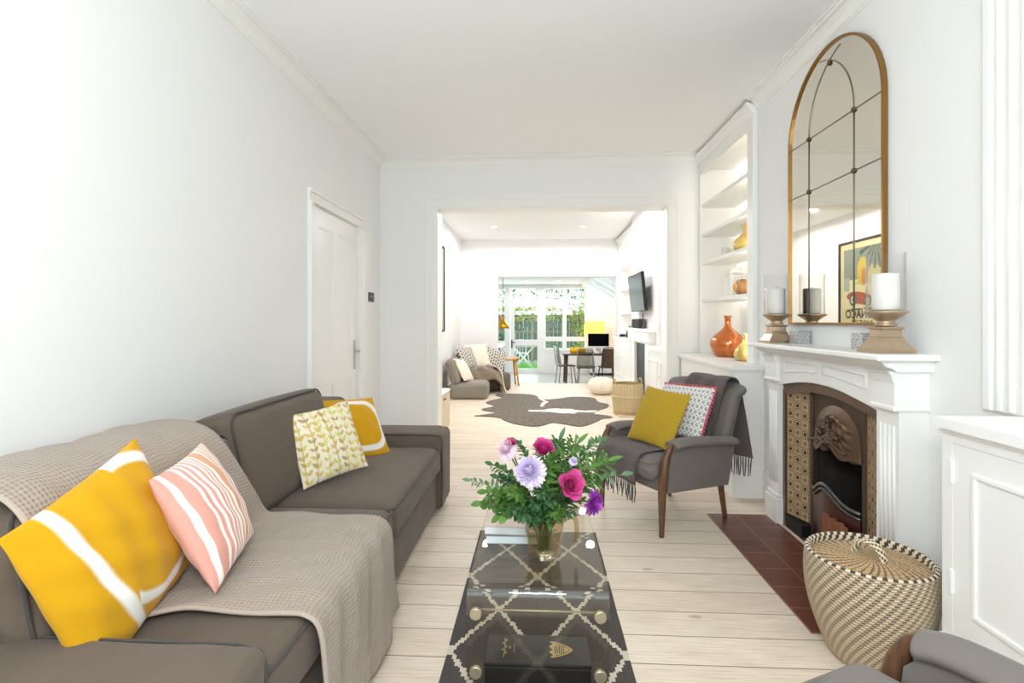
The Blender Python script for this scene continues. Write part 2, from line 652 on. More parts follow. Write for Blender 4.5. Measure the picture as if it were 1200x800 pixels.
# ceiling
struct(MB().box(-1.62, 2.0, -1.9, YF+.1, ZC, ZC+.12), 'ceiling', M['ceil'])
# left wall with door opening
mb = MB()
mb.box(-1.66, -1.52, -1.9, 3.39, 0, ZC).box(-1.66, -1.52, 4.28, YB, 0, ZC).box(-1.66, -1.52, 3.39, 4.28, 2.0, ZC)
struct(mb, 'wall_left', W)
struct(MB().box(-1.66, -1.47, YP, YF, 0, ZC), 'wall_left_rear', W)
# partition with wide opening
mb = MB()
mb.box(-1.66, -.97, YB, YP, 0, ZC).box(1.225, 2.0, YB, YP, 0, ZC).box(-.97, 1.225, YB, YP, 2.29, ZC)
struct(mb, 'wall_partition', W)
# far wall with opening to the kitchen
mb = MB()
mb.box(-1.66, -.765, YF, YF+.22, 0, ZC).box(1.50, 2.0, YF, YF+.22, 0, ZC).box(-.765, 1.50, YF, YF+.22, 2.05, ZC)
struct(mb, 'wall_far', W)
# right wall + chimney breasts (front one is hollow behind the fireplace)
struct(MB().box(1.9, 2.02, -1.9, YP, 0, ZC).box(1.86, 2.02, YP, YF, 0, ZC), 'wall_right', W)
mb = MB()
mb.box(1.54, 1.9, 3.12, 3.66, 0, ZC).box(1.54, 1.9, 1.70, 2.22, 0, ZC).box(1.54, 1.9, 2.22, 3.12, .9, ZC).box(1.84, 1.9, 2.22, 3.12, 0, .9)
struct(mb, 'wall_chimney_breast', W)
struct(MB().box(1.45, 1.86, 6.30, 8.0, 0, ZC), 'wall_chimney_breast_rear', W)
# wall behind the camera with a wide bay window
mb = MB()
mb.box(-1.66, -1.35, -2.02, -1.9, 0, ZC).box(1.35, 2.02, -2.02, -1.9, 0, ZC).box(-1.35, 1.35, -2.02, -1.9, 0, .5).box(-1.35, 1.35, -2.02, -1.9, 2.55, ZC)
struct(mb, 'wall_front', W)
mb = MB()
for x in (-1.35, -.5, .44, 1.29):
    mb.box(x, x+.06, -2.0, -1.93, .5, 2.55, .006)
for z in (.5, 1.5, 2.49):
    mb.box(-1.35, 1.35, -1.995, -1.935, z, z+.06, .006)
w1 = struct(mb, 'window_1', M['gloss'])
MB().box(-1.34, 1.34, -1.972, -1.966, .52, 2.53).build('window_pane', M['pane'], w1)

# cornices
prof = [(0, -.085), (.006, -.085), (.010, -.076), (.016, -.072), (.030, -.042), (.052, -.022), (.072, -.018), (.076, -.009), (.088, -.008), (.088, 0), (0, 0)]
def cornice_y(x, sg, y0, y1):
    return MB().prism([(x+sg*d, ZC+z) for d, z in prof], 'y', y0, y1)
struct(cornice_y(-1.52, 1, -1.9, YB), 'trim_1', M['trim'])
struct(cornice_y(1.54, -1, 1.70, 3.66), 'trim_2', M['trim'])
struct(MB().prism([(YB-d, ZC+z) for d, z in prof], 'x', -1.52, 1.5), 'trim_3', M['trim'])
# architrave round the opening
mb = MB()
for (a, b, d) in ((-1.075, -.97, .007), (-1.075, -1.045, .014), (-1.0, -.97, .010)):
    mb.box(a, b, YB-d, YB, 0, 2.395 if a < -1.05 else 2.29, .003)
for (a, b, d) in ((1.225, 1.33, .007), (1.30, 1.33, .014), (1.225, 1.255, .010)):
    mb.box(a, b, YB-d, YB, 0, 2.395 if b > 1.3 else 2.29, .003)
for (a, b, d) in ((2.29, 2.395, .007), (2.365, 2.395, .014), (2.29, 2.32, .010)):
    mb.box(-1.075, 1.33, YB-d, YB, a, b, .003)
struct(mb, 'trim_4', M['trim'])
# jamb linings of the two openings
mb = MB()
mb.box(-.985, -.958, YB-.004, YP+.01, 0, 2.29).box(1.213, 1.24, YB-.004, YP+.01, 0, 2.29).box(-.97, 1.225, YB-.004, YP+.01, 2.278, 2.30)
struct(mb, 'trim_5', M['gloss'])
# skirting boards
def skirt(mb, x0, x1, y0, y1, h=.2):
    mb.box(x0, x1, y0, y1, 0, h-.035, .002).box(x0+(.004 if x1-x0 > .1 else 0), x1, y0+(.004 if y1-y0 > .1 else 0), y1, h-.035, h, .008)
mb = MB()
mb.box(-1.52, -1.5, -1.9, 3.30, 0, .17).box(-1.52, -1.508, -1.9, 3.30, .17, .2)
mb.box(-1.52, -1.5, 4.43, YB, 0, .17).box(-1.52, -1.508, 4.43, YB, .17, .2)
struct(mb, 'baseboard_left', M['trim'])
mb = MB()
mb.box(-1.5, -1.08, YB-.02, YB, 0, .17).box(-1.5, -1.08, YB-.012, YB, .17, .2)
struct(mb, 'baseboard_back', M['trim'])
mb = MB()
mb.box(1.52, 1.54, 1.70, 2.06, 0, .17).box(1.528, 1.54, 1.70, 2.06, .17, .2).box(1.52, 1.54, 3.27, 3.66, 0, .17).box(1.528, 1.54, 3.27, 3.66, .17, .2)
struct(mb, 'baseboard_right', M['trim'])
mb = MB()
mb.box(-1.47, -1.45, YP, YF, 0, .15).box(-1.47, -.77, YF-.02, YF, 0, .15)
struct(mb, 'baseboard_rear', M['trim'])

# panelled door in the left wall
dm = MB()
y0, y1 = 3.397, 4.273
X = -1.535
st = .1
panels = [(y0+st, (y0+y1)/2-.045, .95, 1.87), ((y0+y1)/2+.045, y1-st, .95, 1.87), (y0+st, (y0+y1)/2-.045, .22, .74), ((y0+y1)/2+.045, y1-st, .22, .74)]
dm.box(X-.03, X-.008, y0, y1, .01, 1.993)
dm.box(X-.008, X, y0, y0+st, .01, 1.993, .002).box(X-.008, X, y1-st, y1, .01, 1.993, .002).box(X-.008, X, (y0+y1)/2-.045, (y0+y1)/2+.045, .01, 1.993, .002)
for a, b in ((1.87, 1.993), (.74, .95), (.01, .22)):
    dm.box(X-.008, X, y0, y1, a, b, .002)
for (a, b, c, d) in panels:
    for (p, q, r, s) in ((a, b, c, c+.014), (a, b, d-.014, d), (a, a+.014, c, d), (b-.014, b, c, d)):
        dm.box(X-.008, X-.001, p, q, r, s, .003)
door = struct(dm, 'door_1', M['gloss'])
mb = MB()
mb.box(X, X+.008, 4.20, 4.232, .80, 1.04, .003)
hp = mb.tube([(X+.004, 4.216, .95), (X+.045, 4.216, .95), (X+.05, 4.20, .95), (X+.05, 4.12, .952)], .009, 10).build('door_handle', M['steel'], door)
hp['label'] = 'brushed steel lever handle'
for z in (.25, .98, 1.78):
    MB().box(X, X+.006, 3.392, 3.402, z, z+.1).build('hinge', M['trim'], door)
mb = MB()
for (a, b, d) in ((3.31, 3.392, .016), (3.31, 3.335, .03), (4.278, 4.36, .016), (4.335, 4.36, .03)):
    mb.box(-1.52, -1.52+d, a, b, 0, 2.0, .003)
mb.box(-1.52, -1.504, 3.31, 4.36, 2.0, 2.085, .003).box(-1.52, -1.49, 3.31, 4.36, 2.06, 2.085, .003)
mb.box(-1.66, -1.54, 3.385, 3.392, 0, 2.0).box(-1.66, -1.54, 4.278, 4.285, 0, 2.0).box(-1.66, -1.54, 3.385, 4.285, 1.996, 2.003)
mb.build('door_frame', M['trim'], door)

# fluted casing at the near corner of the chimney breast
mb = MB()
mb.box(1.522, 1.545, 1.50, 1.825, .90, ZC)
for k in range(6):
    y = 1.545+k*.045
    mb.prism([(1.522, y-.016), (1.517, y-.010), (1.515, y), (1.517, y+.010), (1.522, y+.016)], 'z', .905, ZC-.005)
mb.box(1.514, 1.545, 1.795, 1.825, .90, ZC, .004)
struct(mb, 'trim_6', M['gloss'])

# switch plate
s = thing('light_switch', 'dark bronze double light switch plate on the wall beside the white door', 'light switch', (-1.52, 4.60, 1.417))
MB().box(0, .007, -.075, .075, -.043, .043, .002).build('plate', M['darkmetal'], s)
for y in (-.035, .035):
    MB().tube([(.006, y, 0), (.022, y, .004)], .007, 8).build('toggle', M['steel'], s)

# ------------------------------------------------------------------ kitchen extension shell
mb = MB()
mb.box(-3.3, -3.2, YF+.2, YK+.2, ZK, 2.4).build
struct(mb, 'wall_kitchen_left', W)
struct(MB().box(2.12, 2.24, YF+.2, YK+.2, ZK, 2.4), 'wall_kitchen_right', W)
struct(MB().box(-3.2, -1.66, YF, YF+.22, ZK, 2.4).box(2.0, 2.24, YF, YF+.22, ZK, 2.4), 'wall_kitchen_near', W)
struct(MB().box(-3.2, 1.30, YF+.2, YK+.2, 2.25, 2.37), 'ceiling_kitchen', M['ceil'])
# sloping rooflight over the side return: rafters and glass
mb = MB()
for y in (10.4, 11.4, 12.4, 13.4, 14.4):
    mb.prism([(1.30, 2.25), (1.30, 2.36), (2.12, 1.86), (2.12, 1.75)], 'y', y, y+.09)
mb.prism([(1.24, 2.2), (1.24, 2.36), (1.36, 2.36), (1.36, 2.2)], 'y', YF+.2, YK)
raf = struct(mb, 'window_2', M['gloss'])
MB().prism([(1.30, 2.33), (1.30, 2.345), (2.12, 1.845), (2.12, 1.83)], 'y', YF+.2, YK).build('window_pane', M['pane'], raf)
# end wall panel right of the glazing, and under-window apron
# garden wall: z above kitchen floor
def gx(px):   # lateral position on the garden wall
    return (px-630)/600*YK*1.0
zt = 2.2
mb = MB()
mb.box(1.43, 2.12, YK, YK+.12, ZK, 2.4)             # solid part
mb.box(-3.2, 1.43, YK, YK+.12, zt, 2.4)             # head
mb.box(.12, 1.43, YK, YK+.12, ZK, .34)              # apron under the windows
struct(mb, 'wall_kitchen_end', W)
mb = MB()
def fr(mb, x0, x1, z0, z1, b=.07, y0=YK-.02, y1=YK+.1):
    mb.box(x0, x0+b, y0, y1, z0, z1).box(x1-b, x1, y0, y1, z0, z1).box(x0, x1, y0, y1, z0, z0+b).box(x0, x1, y0, y1, z1-b, z1)
fr(mb, .16, 1.43, .34, zt, .075)
mb.box(.72, .83, YK-.03, YK+.1, .34, zt)
mb.box(.16, 1.43, YK-.03, YK+.1, 1.72, 1.82)
mb.box(.16, 1.43, YK-.03, YK+.1, .56, .70) if False else None
mb.box(.16, 1.43, YK-.025, YK+.1, .62, .74)
w3 = struct(mb, 'window_3', M['gloss'])
MB().box(.2, 1.40, YK+.04, YK+.046, .36, 2.17).build('window_pane', M['pane'], w3)
mb = MB()
for x in (.70, .85):
    mb.box(x-.012, x+.012, YK-.05, YK-.03, 1.28, 1.36).box(x-.012, x+.012, YK-.05, YK-.03, 1.0, 1.05)
mb.build('window_handle', M['black'], w3)
# doors
mb = MB()
fr(mb, -.86, .16, ZK, zt, .07)
mb.box(-.86, .16, YK-.02, YK+.1, 1.72, 1.82)
fr(mb, -.78, .10, ZK+.02, 1.72, .11, YK-.01, YK+.05)
mb.box(-.78, .10, YK-.01, YK+.05, .50, .66)
mb.box(.0, .22, YK-.04, YK+.1, ZK, zt)
d2 = struct(mb, 'door_2', M['gloss'])
MB().box(-.75, .06, YK+.018, YK+.024, ZK+.1, 2.15).build('door_pane', M['pane'], d2)
MB().box(-.755, -.725, YK-.03, YK-.01, .42, .66, .004).tube([(-.74, YK-.02, .58), (-.74, YK-.07, .58), (-.64, YK-.075, .58)], .012).build('door_handle', M['black'], d2)
mb = MB()
fr(mb, -1.75, -.86, ZK, zt, .09)
mb.box(-1.75, -.86, YK-.02, YK+.1, 1.72, 1.82).box(-1.75, -.86, YK-.02, YK+.1, .50, .62)
d3 = struct(mb, 'door_3', M['gloss'])
MB().box(-1.7, -.9, YK+.018, YK+.024, ZK+.05, 2.15).build('door_pane', M['pane'], d3)
mb = MB()
fr(mb, -3.2, -1.75, ZK, zt, .09)
mb.box(-2.5, -2.4, YK-.02, YK+.1, ZK, zt)
w4 = struct(mb, 'window_4', M['gloss'])
MB().box(-3.15, -1.8, YK+.018, YK+.024, ZK+.05, 2.15).build('window_pane', M['pane'], w4)
# ------------------------------------------------------------------ sofa
sofa = thing('sofa', 'long grey-brown fabric sofa with low square arms along the plain wall', 'sofa', (-1.05, 2.105, 0))
SO = Vector((-1.05, 2.105, 0))
def loc(mb):   # shift world-space geometry into the sofa's local space
    bmesh.ops.translate(mb.bm, vec=-SO, verts=mb.bm.verts[:])
    return mb
S = M['sofa']
loc(MB().soft(-1.49, -.625, .83, 3.38, .035, .31, .025, 6)).build('base', S, sofa)
for y in (.9, 3.3):
    for x in (-1.42, -.68):
        loc(MB().box(x-.025, x+.025, y-.025, y+.025, 0, .05)).build('foot', M['black'], sofa)
for (a, b, s) in ((.81, 1.088, 1), (3.122, 3.40, 2)):
    arm = loc(MB().soft(-1.49, -.585, a, b, .04, .50, .028, 8, (.004, .003, .008), None, .002, s)).build('arm', S, sofa)
    mb = MB()
    for yy in (a+.006, b-.006):
        mb.tube([(-.59, yy, .06), (-.588, yy, .46), (-.60, yy, .485), (-.65, yy, .497), (-1.45, yy, .498)], .0045, 6)
    loc(mb).build('piping', M['sofa_pipe'], arm)
loc(MB().soft(-1.50, -1.27, .83, 3.38, .05, .70, .05, 8)).build('backrest', S, sofa)
for (a, b, s) in ((1.092, 2.098, 3), (2.102, 3.118, 4)):
    c = loc(MB().soft(-1.29, -.590, a, b, .27, .425, .045, 14, (.0, .0, .016), None, .0035, s)).build('seat_cushion', S, sofa)
    mb = MB()
    z = .413
    mb.tube([(-1.2, a+.004, z), (-.62, a+.004, z), (-.600, a+.014, z), (-.598, a+.05, z), (-.598, b-.05, z), (-.600, b-.014, z), (-.62, b-.004, z), (-1.2, b-.004, z)], .005, 6)
    loc(mb).build('piping', M['sofa_pipe'], c)
for (a, b, s, lab) in ((1.06, 1.88, 5, .148), (1.90, 2.73, 6, .205)):
    R = Matrix.Translation((-1.215, (a+b)/2, .625)) @ Matrix.Rotation(radians(-13), 4, 'Y')
    hh = (b-a)/2
    mb = MB().soft(-.10, .09, -hh, hh, -.225, lab, .055, 14, (.03, .012, .014), R, .005, s)
    c = loc(mb).build('back_cushion', S, sofa)
    mb = MB()
    def rr(x, k=.0):
        p = []
        r = .05
        H, V = hh-.012, .20
        for cx, cz, a0 in ((H-r, V-r, 0), (-H+r, V-r, 90), (-H+r, -V+r-.01, 180), (H-r, -V+r-.01, 270)):
            cz -= (.205-lab)*(cz > 0)
            for q in range(5):
                t = radians(a0+q*22.5)
                p.append(R @ Vector((x, cx+r*cos(t), cz+r*sin(t))))
        p.append(p[0])
        return p
    mb.tube(rr(.078), .0055, 6).tube(rr(-.088), .0055, 6)
    loc(mb).build('piping', M['sofa_pipe'], c)

# ------------------------------------------------------------------ waffle blanket over the sofa
def poly_len(P):
    L = [0]
    for i in range(1, len(P)):
        L.append(L[-1] + (Vector(P[i])-Vector(P[i-1])).length)
    return L
def along(P, L, s):
    for i in range(1, len(P)):
        if s <= L[i] or i == len(P)-1:
            t = (s-L[i-1])/max(1e-6, L[i]-L[i-1])
            return Vector(P[i-1]).lerp(Vector(P[i]), max(0, min(1, t)))
def smooth_path(P, it=2):
    P = [Vector(p) for p in P]
    for _ in range(it):
        Q = [P[0]]
        for a, b in zip(P[:-1], P[1:]):
            Q += [a.lerp(b, .25), a.lerp(b, .75)]
        Q.append(P[-1])
        P = Q
    return P
prof = smooth_path([(-1.502, 0, .70), (-1.502, 0, .76), (-1.44, 0, .828), (-1.30, 0, .852), (-1.18, 0, .834), (-1.095, 0, .755), (-1.045, 0, .60), (-1.04, 0, .47), (-1.00, 0, .452), (-.85, 0, .457), (-.66, 0, .452), (-.585, 0, .438), (-.562, 0, .39), (-.556, 0, .25), (-.553, 0, .04)])
PL = poly_len(prof)
TL = PL[-1]
def throw_pt(u, v):
    s = u*TL
    # hem at the front swings to and fro
    p = along(prof, PL, s)
    f = max(0, (u-.72)/.28)
    k = max(0, min(1, (u-.30)/.28)); k = k*k*(3-2*k)
    ya, yb = 1.05+.235*k, 1.765+.165*k
    y = ya + v*(yb-ya)
    y += .012*sin(9*u+3*v) + .02*f*sin(v*6.0+.5) + .05*f*v
    rip = .012*sin(v*17+1.3)*f + .004*sin(v*31+u*20)
    back = max(0, 1-abs(u-.40)/.16)
    p.x += rip*(1 if f > 0 else .25) + .012*f
    p.z += (.004*sin(v*14+u*25) + .003*sin(v*37-u*31))*(0.4 if f > .1 else 1)
    if f > .5:
        p.z += .05*(f-.5)*2*(.6*sin(v*5+2.2)+.4*v)
        p.z = max(p.z, .012)
    return (p.x, y, p.z)
mb = MB().grid(throw_pt, 130, 60, uv=lambda u, v: (u*TL, v*.81))
blk = mb.build('blanket', M['throw'])
md = blk.modifiers.new('thickness', 'SOLIDIFY'); md.thickness = .007; md.offset = 1
# rolled hem as a child
mb = MB()
mb.tube([throw_pt(i/120, 0) for i in range(121)], .0055, 6).tube([throw_pt(i/120, 1) for i in range(121)], .0055, 6).tube([throw_pt(1, i/60) for i in range(61)], .006, 6)
mb.build('hem', M['throw'], blk)
tag(blk, 'taupe waffle weave blanket draped over the back and seat of the long sofa', 'blanket')

# ------------------------------------------------------------------ cushions
def pillow(mb, Wd, Hd, T, col, n=90, pinch=.05, wr=.004, seed=0, p=.55):
    def fn(side):
        def f(u, v):
            a, b = 2*u-1, 2*v-1
            e = max(0, (1-a*a))**p*max(0, (1-b*b))**p
            x = Wd/2*a*(1-pinch*(1-b*b)*a*a)
            z = Hd/2*b*(1-pinch*(1-a*a)*b*b)
            w = wr*e**.5*sin(11*a+5*b+seed)*cos(7*b-3*a+seed*2)
            y = -side*(T/2*e + w)
            return (x, y, z)
        return f
    mb.grid(fn(1), n, n, col=(lambda u, v: col((u-.5)*Wd, (v-.5)*Hd)) if col else None)
    mb.grid(fn(-1), n//2, n//2, col=(lambda u, v: col((u-.5)*Wd, (v-.5)*Hd)) if col else None)
    bmesh.ops.remove_doubles(mb.bm, verts=mb.bm.verts[:], dist=1e-5)
    return mb
MU, WH = lin('#cf9a12'), lin('#f0ece6')
def sm(d, w=.004):
    t = max(0, min(1, .5 - d/w/2))
    return t
def mixc(a, b, t):
    return tuple(a[i]*(1-t)+b[i]*t for i in range(4))
def ring_pattern(cx, cz, ax, az, th, band=None, pw=2.0):
    def f(x, z):
        X, Z = (x-cx)/ax, (z-cz)/az
        d = (abs(X)**pw+abs(Z)**pw)**(1/pw)
        k = sm(abs(d-1-th/2/ax)*ax - th/2)
        if band is not None:
            if x < .06 and (z > -.06 or x < -.06): k = 0
            bx = band[0] + band[1]*z + band[2]*z*z
            k = max(k, sm(abs(x-bx)-band[3]))
        return mixc(MU, WH, k)
    return f
c1 = pillow(MB(), .41, .41, .15, ring_pattern(.062, .025, .163, .163, .027, (-.105, -.18, .6, .0145)), 110, .05, .005, 1)
o = c1.build('cushion', M['print'], None, frame((-1.035, 1.205, .635), (-.09, .946, .27), (-.20, -.27, .94)))
tag(o, 'mustard yellow cushion with a white ring on the blanket beside the near sofa arm', 'cushion')
PK, PE = lin('#e0a294'), lin('#dfa483')
edges = [-.2, -.178, -.155, -.11, -.09, -.075, -.062, -.048, -.036, -.022, -.010, .003, .014, .026, .037, .075, .087, .097, .108, .118, .130, .140, .152, .162, .175, .2]
def stripes(x, z):
    q = -x
    x = x*.40/.35
    k = 0
    for i, e in enumerate(edges):
        if x >= e:
            k = i
    d = min(abs(x-e) for e in edges)
    base = PK if x < .02 else PE
    c = base if k % 2 == 0 else lin('#f5efe8')
    return c
c2 = pillow(MB(), .35, .35, .13, stripes, 120, .05, .004, 2)
o = c2.build('cushion', M['print'], None, frame((-.965, 1.455, .645), (-.248, .967, .052), (-.408, -.153, .90)))
tag(o, 'pink and white striped cushion standing on the taupe blanket', 'cushion')
IV = lin('#ece2cf')
LC = [lin('#c9a54a'), lin('#b98f4a'), lin('#c8c45a'), lin('#a98852'), lin('#d2b558'), lin('#d5cf74')]
rnd = random.Random(3)
leaves = []
stemsx = [-.145, -.095, -.045, .0, .05, .10, .15]
for si, sx in enumerate(stemsx):
    zz = -.2 + rnd.uniform(0, .02)
    while zz < .2:
        for sg in (-1, 1):
            cc = LC[(si*2+rnd.randrange(3)) % 6]
            L = rnd.uniform(.012, .018)
            ang = radians(rnd.uniform(35, 60))
            leaves.append((sx+sg*(.004+L*.75*cos(ang)), zz+L*.75*sin(ang)+rnd.uniform(-.006, .006), sg, ang, L, L*.5, cc))
        zz += rnd.uniform(.034, .044)
def leafprint(x, z):
    c = IV
    n = .5+.5*sin(x*31+2)*sin(z*23+x*9)
    c = mixc(IV, lin('#e3dcae'), .5*n)
    for si, sx in enumerate(stemsx):
        d = abs(x - sx - .008*sin(z*14+si))
        c = mixc(c, LC[si % 6], sm(d-.0022, .003))
    for (lx, lz, sg, an, L, w, cc) in leaves:
        dx, dz = x-lx, z-lz
        if abs(dx) < .03 and abs(dz) < .03:
            a = dx*sg*cos(an)+dz*sin(an)
            b = -dx*sg*sin(an)+dz*cos(an)
            e = (a/L)**2+(b/(w*(1-.45*a/L)))**2
            if e < 1:
                return mixc(c, cc, .8)
    return c
c3 = pillow(MB(), .345, .345, .11, leafprint, 130, .05, .003, 3)
o = c3.build('cushion', M['print'], None, frame((-1.005, 2.40, .62), (.578, .81, .09), (-.36, .161, .91)))
tag(o, 'ivory cushion printed with gold and lime leaf sprays on the long sofa', 'cushion')
c4 = pillow(MB(), .39, .39, .12, ring_pattern(0.03, 0.0, .13, .135, .03, None, 3.2), 90, .05, .004, 4)
o = c4.build('cushion', M['print'], None, frame((-1.06, 2.885, .585), (.632, .772, -.063), (-.44, .40, .80)))
tag(o, 'mustard yellow cushion with a white border line behind the leaf print cushion', 'cushion')

# ------------------------------------------------------------------ rug
def rugcol(u, v):
    x, y = -.325 + u*.65, 1.0 + v*1.9
    q = .010
    qx, qy = round(x/q)*q, round(y/q)*q
    a = qx/.315
    b = (qy-1.837)/.55
    f = (b % 1.0)
    jog = 0
    if .74 < f < .86 and y > 2.1:            # zigzag notch
        jog = (.06 if int((f-.74)/.04) == 1 else -.06)*1.0
    base = lin('#463f3d') if (int(x*140)+int(y*230)) % 3 else lin('#514a47')
    edge = abs(x) > .317
    def near(w):
        return abs(((w+.5) % 1.0)-.5)
    d1, d2 = near(a+b+jog), near(a-b-jog)
    if min(d1, d2) < .031:
        return lin('#cfc6b6')
    return base
mb = MB().grid(lambda u, v: (-.325+u*.65, 1.0+v*1.9, .010+.0015*sin(v*40)), 87, 254, col=rugcol, facecol=True)
mb.box(-.325, .325, 1.0, 2.9, .001, .0075)
rug = mb.build('rug', M['rugprint'])
cl = rug.data.attributes.get('Col')
tag(rug, 'dark charcoal woven runner rug with a cream diamond lattice under the clear table', 'rug')

# ------------------------------------------------------------------ clear acrylic coffee table
tb = thing('coffee_table', 'clear acrylic waterfall coffee table on the charcoal diamond rug', 'coffee table', (0, 1.94, 0))
def tl(mb):
    bmesh.ops.translate(mb.bm, vec=(0, -1.94, 0), verts=mb.bm.verts[:])
    return mb
def wf(y0, y1, z0, z1, r, n=20):
    p = [(y0, z0), (y0, z1-r-.004), (y0, z1-r-.002)]
    for k in range(n+1):
        t = pi - k*pi/2/n
        p.append((y0+r+r*cos(t), z1-r+r*sin(t)))
    p += [(y0+r+.002, z1), (y0+r+.004, z1), (y1-r-.004, z1), (y1-r-.002, z1)]
    for k in range(n+1):
        t = pi/2 - k*pi/2/n
        p.append((y1-r+r*cos(t), z1-r+r*sin(t)))
    p += [(y1, z1-r-.002), (y1, z1-r-.004), (y1, z0)]
    return p
outer = wf(1.530, 2.36, .012, .40, .035)
inner = wf(1.541, 2.349, .012, .389, .024)
mb = MB()
for (A, B) in ((outer, inner),):
    n = len(A)
    V = [[mb.bm.verts.new((x, q[0], q[1])) for q in P] for x in (-.213, .213) for P in (A, B)]
    for i in range(n-1):
        for (a, b) in ((V[0], V[2]), (V[1], V[3]), (V[0], V[1]), (V[2], V[3])):
            f = mb.bm.faces.new((a[i], a[i+1], b[i+1], b[i]))
            f.smooth = False
    for i in (0, n-1):
        mb.bm.faces.new((V[0][i], V[1][i], V[3][i], V[2][i]))
tl(mb).build('table_top', M['acrylic'], tb)
disc_m = plain('pale_champagne_metal', '#b7ab92', .3, .7)
for (x, y, z) in ((-.185, 1.53, .325), (.185, 1.53, .325), (-.185, 1.53, .15), (.185, 1.53, .15), (-.185, 2.36, .325), (.185, 2.36, .325)):
    s = -1 if y < 2 else 1
    tl(MB().tube([(x, y+s*.0005, z), (x, y+s*.010, z), (x, y+s*.0125, z)], [.0185, .0185, .016], 24)).build('fixing_disc', disc_m, tb)
for z in (.325,):
    tl(MB().tube([(-.185, 1.548, z), (.185, 1.548, z)], .0028, 8)).build('brace_rod', disc_m, tb)
tl(MB().tube([(-.185, 2.342, .325), (.185, 2.342, .325)], .0028, 8)).build('brace_rod', disc_m, tb)

# gift box under the table
gb = thing('gift_box', 'black presentation box with gold emblems lying under the clear table', 'gift box', (0, 1.652, .012))
blackcard = plain('black_presentation_card', '#17181b', .45, 0, .4, .05, 10)
gold = plain('pale_gold_foil', '#a8946b', .4, .5, .5, .05, 20)
MB().box(-.165, .165, -.072, .072, 0, .118, .003).build('box_body', blackcard, gb)
MB().box(-.1665, .1665, -.0735, .0735, .119, .131, .003).build('lid', blackcard, gb)
# shield, lying on its side, scalloped along its top edge
pts = []
for i in range(0, 21):                                # pointed side, right
    t = -1 + i*.1
    pts.append((.050+.062*(1-abs(t)**1.7)*1.0, .042*t))
sc = []
for i in range(0, 25):
    t = 1 - i/12
    sc.append((.046+.012*abs(sin(t*1.5*pi))*-1 + .004, .042*t))
sh = [(.045, -.042)] + pts[1:-1] + [(.045, .042)] + sc[1:-1]
MB().prism(sh, 'z', .1315, .1320).build('emblem', gold, gb)
ring = MB()
inner_ = [(.058+(p[0]-.05)*.72, p[1]*.72) for p in pts]
ring.tube([(a, b, .1322) for a, b in inner_], .0008, 4)
for k in range(5):
    ring.box(.055+k*.007, .057+k*.007, -.018, .018, .1318, .1324)
ring.build('emblem_line', blackcard, gb)
br = MB()
br.tube([(-.108, -.045, .1318), (-.105, -.005, .1318), (-.108, .05, .1318)], .002, 5)
for k, (yy, s) in enumerate(((-.03, 1), (-.015, -1), (.0, 1), (.018, -1), (.033, 1))):
    br.prism([(-.107, yy), (-.107+s*.010, yy+.008), (-.107+s*.004, yy+.014)], 'z', .1315, .132)
br.ball((-.09, .002, .1318), .004, 8, 6)
br.box(-.076, -.0745, -.022, .028, .1315, .1319)
br.build('emblem', gold, gb)
me = text_mesh('Dom P\u00e9rignon', .013, .0003)
o = bpy.data.objects.new('lettering', me); COL.objects.link(o); o.parent = gb
o.location = (0, -.0738, .058); o.rotation_euler = (pi/2, 0, 0)
me.materials.append(gold)

# books and vase on the table
bk = [lin('#e8eef2'), lin('#d9e3ea')]
bookc = plain('pale_blue_white_cover', '#dfe7ec', .5, 0, .4, .05, 12)
bookt = plain('blush_photo_cover', '#c9b3a6', .45, 0, .4, .25, 9)
bookg = plain('blue_grey_cover', '#8d989f', .5, 0, .4, .05, 12)
page = plain('paper_pages', '#efeae0', .8, 0, .2, .05, 200)
for k, (z, rot, m, lab) in enumerate(((.4005, .02, bookc, 'thick pale book at the bottom of the pair on the clear table'), (.4325, -.03, bookt, 'blush covered book lying on top of the other pale book'))):
    b = thing('book', lab, 'book', (-.088, 1.95, z), rot)
    MB().box(-.098, .098, -.118, .118, 0, .0025).box(-.098, .098, -.118, .118, .0275, .030).build('cover', bookg if k == 0 else bookt, b)
    MB().box(-.098, .098, -.1190, -.1165, .0032, .0268, .001).build('spine', bookc, b)
    MB().box(-.093, .093, -.116, .114, .0025, .0275).build('pages', page, b)
# ------------------------------------------------------------------ glass jug and flowers
VX, VY = .022, 1.755
jug = thing('glass_jug', 'clear glass jug vase holding the flowers on the clear table', 'vase', (VX, VY, .4005))
oprof = [(.001, 0), (.046, 0), (.052, .004), (.054, .02), (.060, .06), (.067, .10), (.073, .142), (.0735, .145), (.0705, .145), (.0645, .10), (.057, .06), (.050, .022), (.044, .014), (.001, .012)]
MB().lathe(oprof, 40).build('jug_body', thin_glass('smoky_clear_glass', '#f6f0e4', 0.0, 1.6), jug)
amb = thin_glass('amber_glass', '#eadfc9', 0.0, 1.6)
MB().tube(smooth_path([(.066, 0, .118), (.088, 0, .134), (.108, 0, .128), (.112, 0, .09), (.109, 0, .06), (.107, 0, .045)]), .0075, 10).build('handle', amb, jug)
MB().lathe([(.001, .013), (.0485, .022), (.0560, .06), (.058, .072), (.001, .072)], 32).build('water', M['water'], jug)
def bez(p0, p1, p2, n=10):
    p0, p1, p2 = Vector(p0), Vector(p1), Vector(p2)
    return [(p0*(1-t)**2 + p1*2*t*(1-t) + p2*t*t) for t in [i/n for i in range(n+1)]]
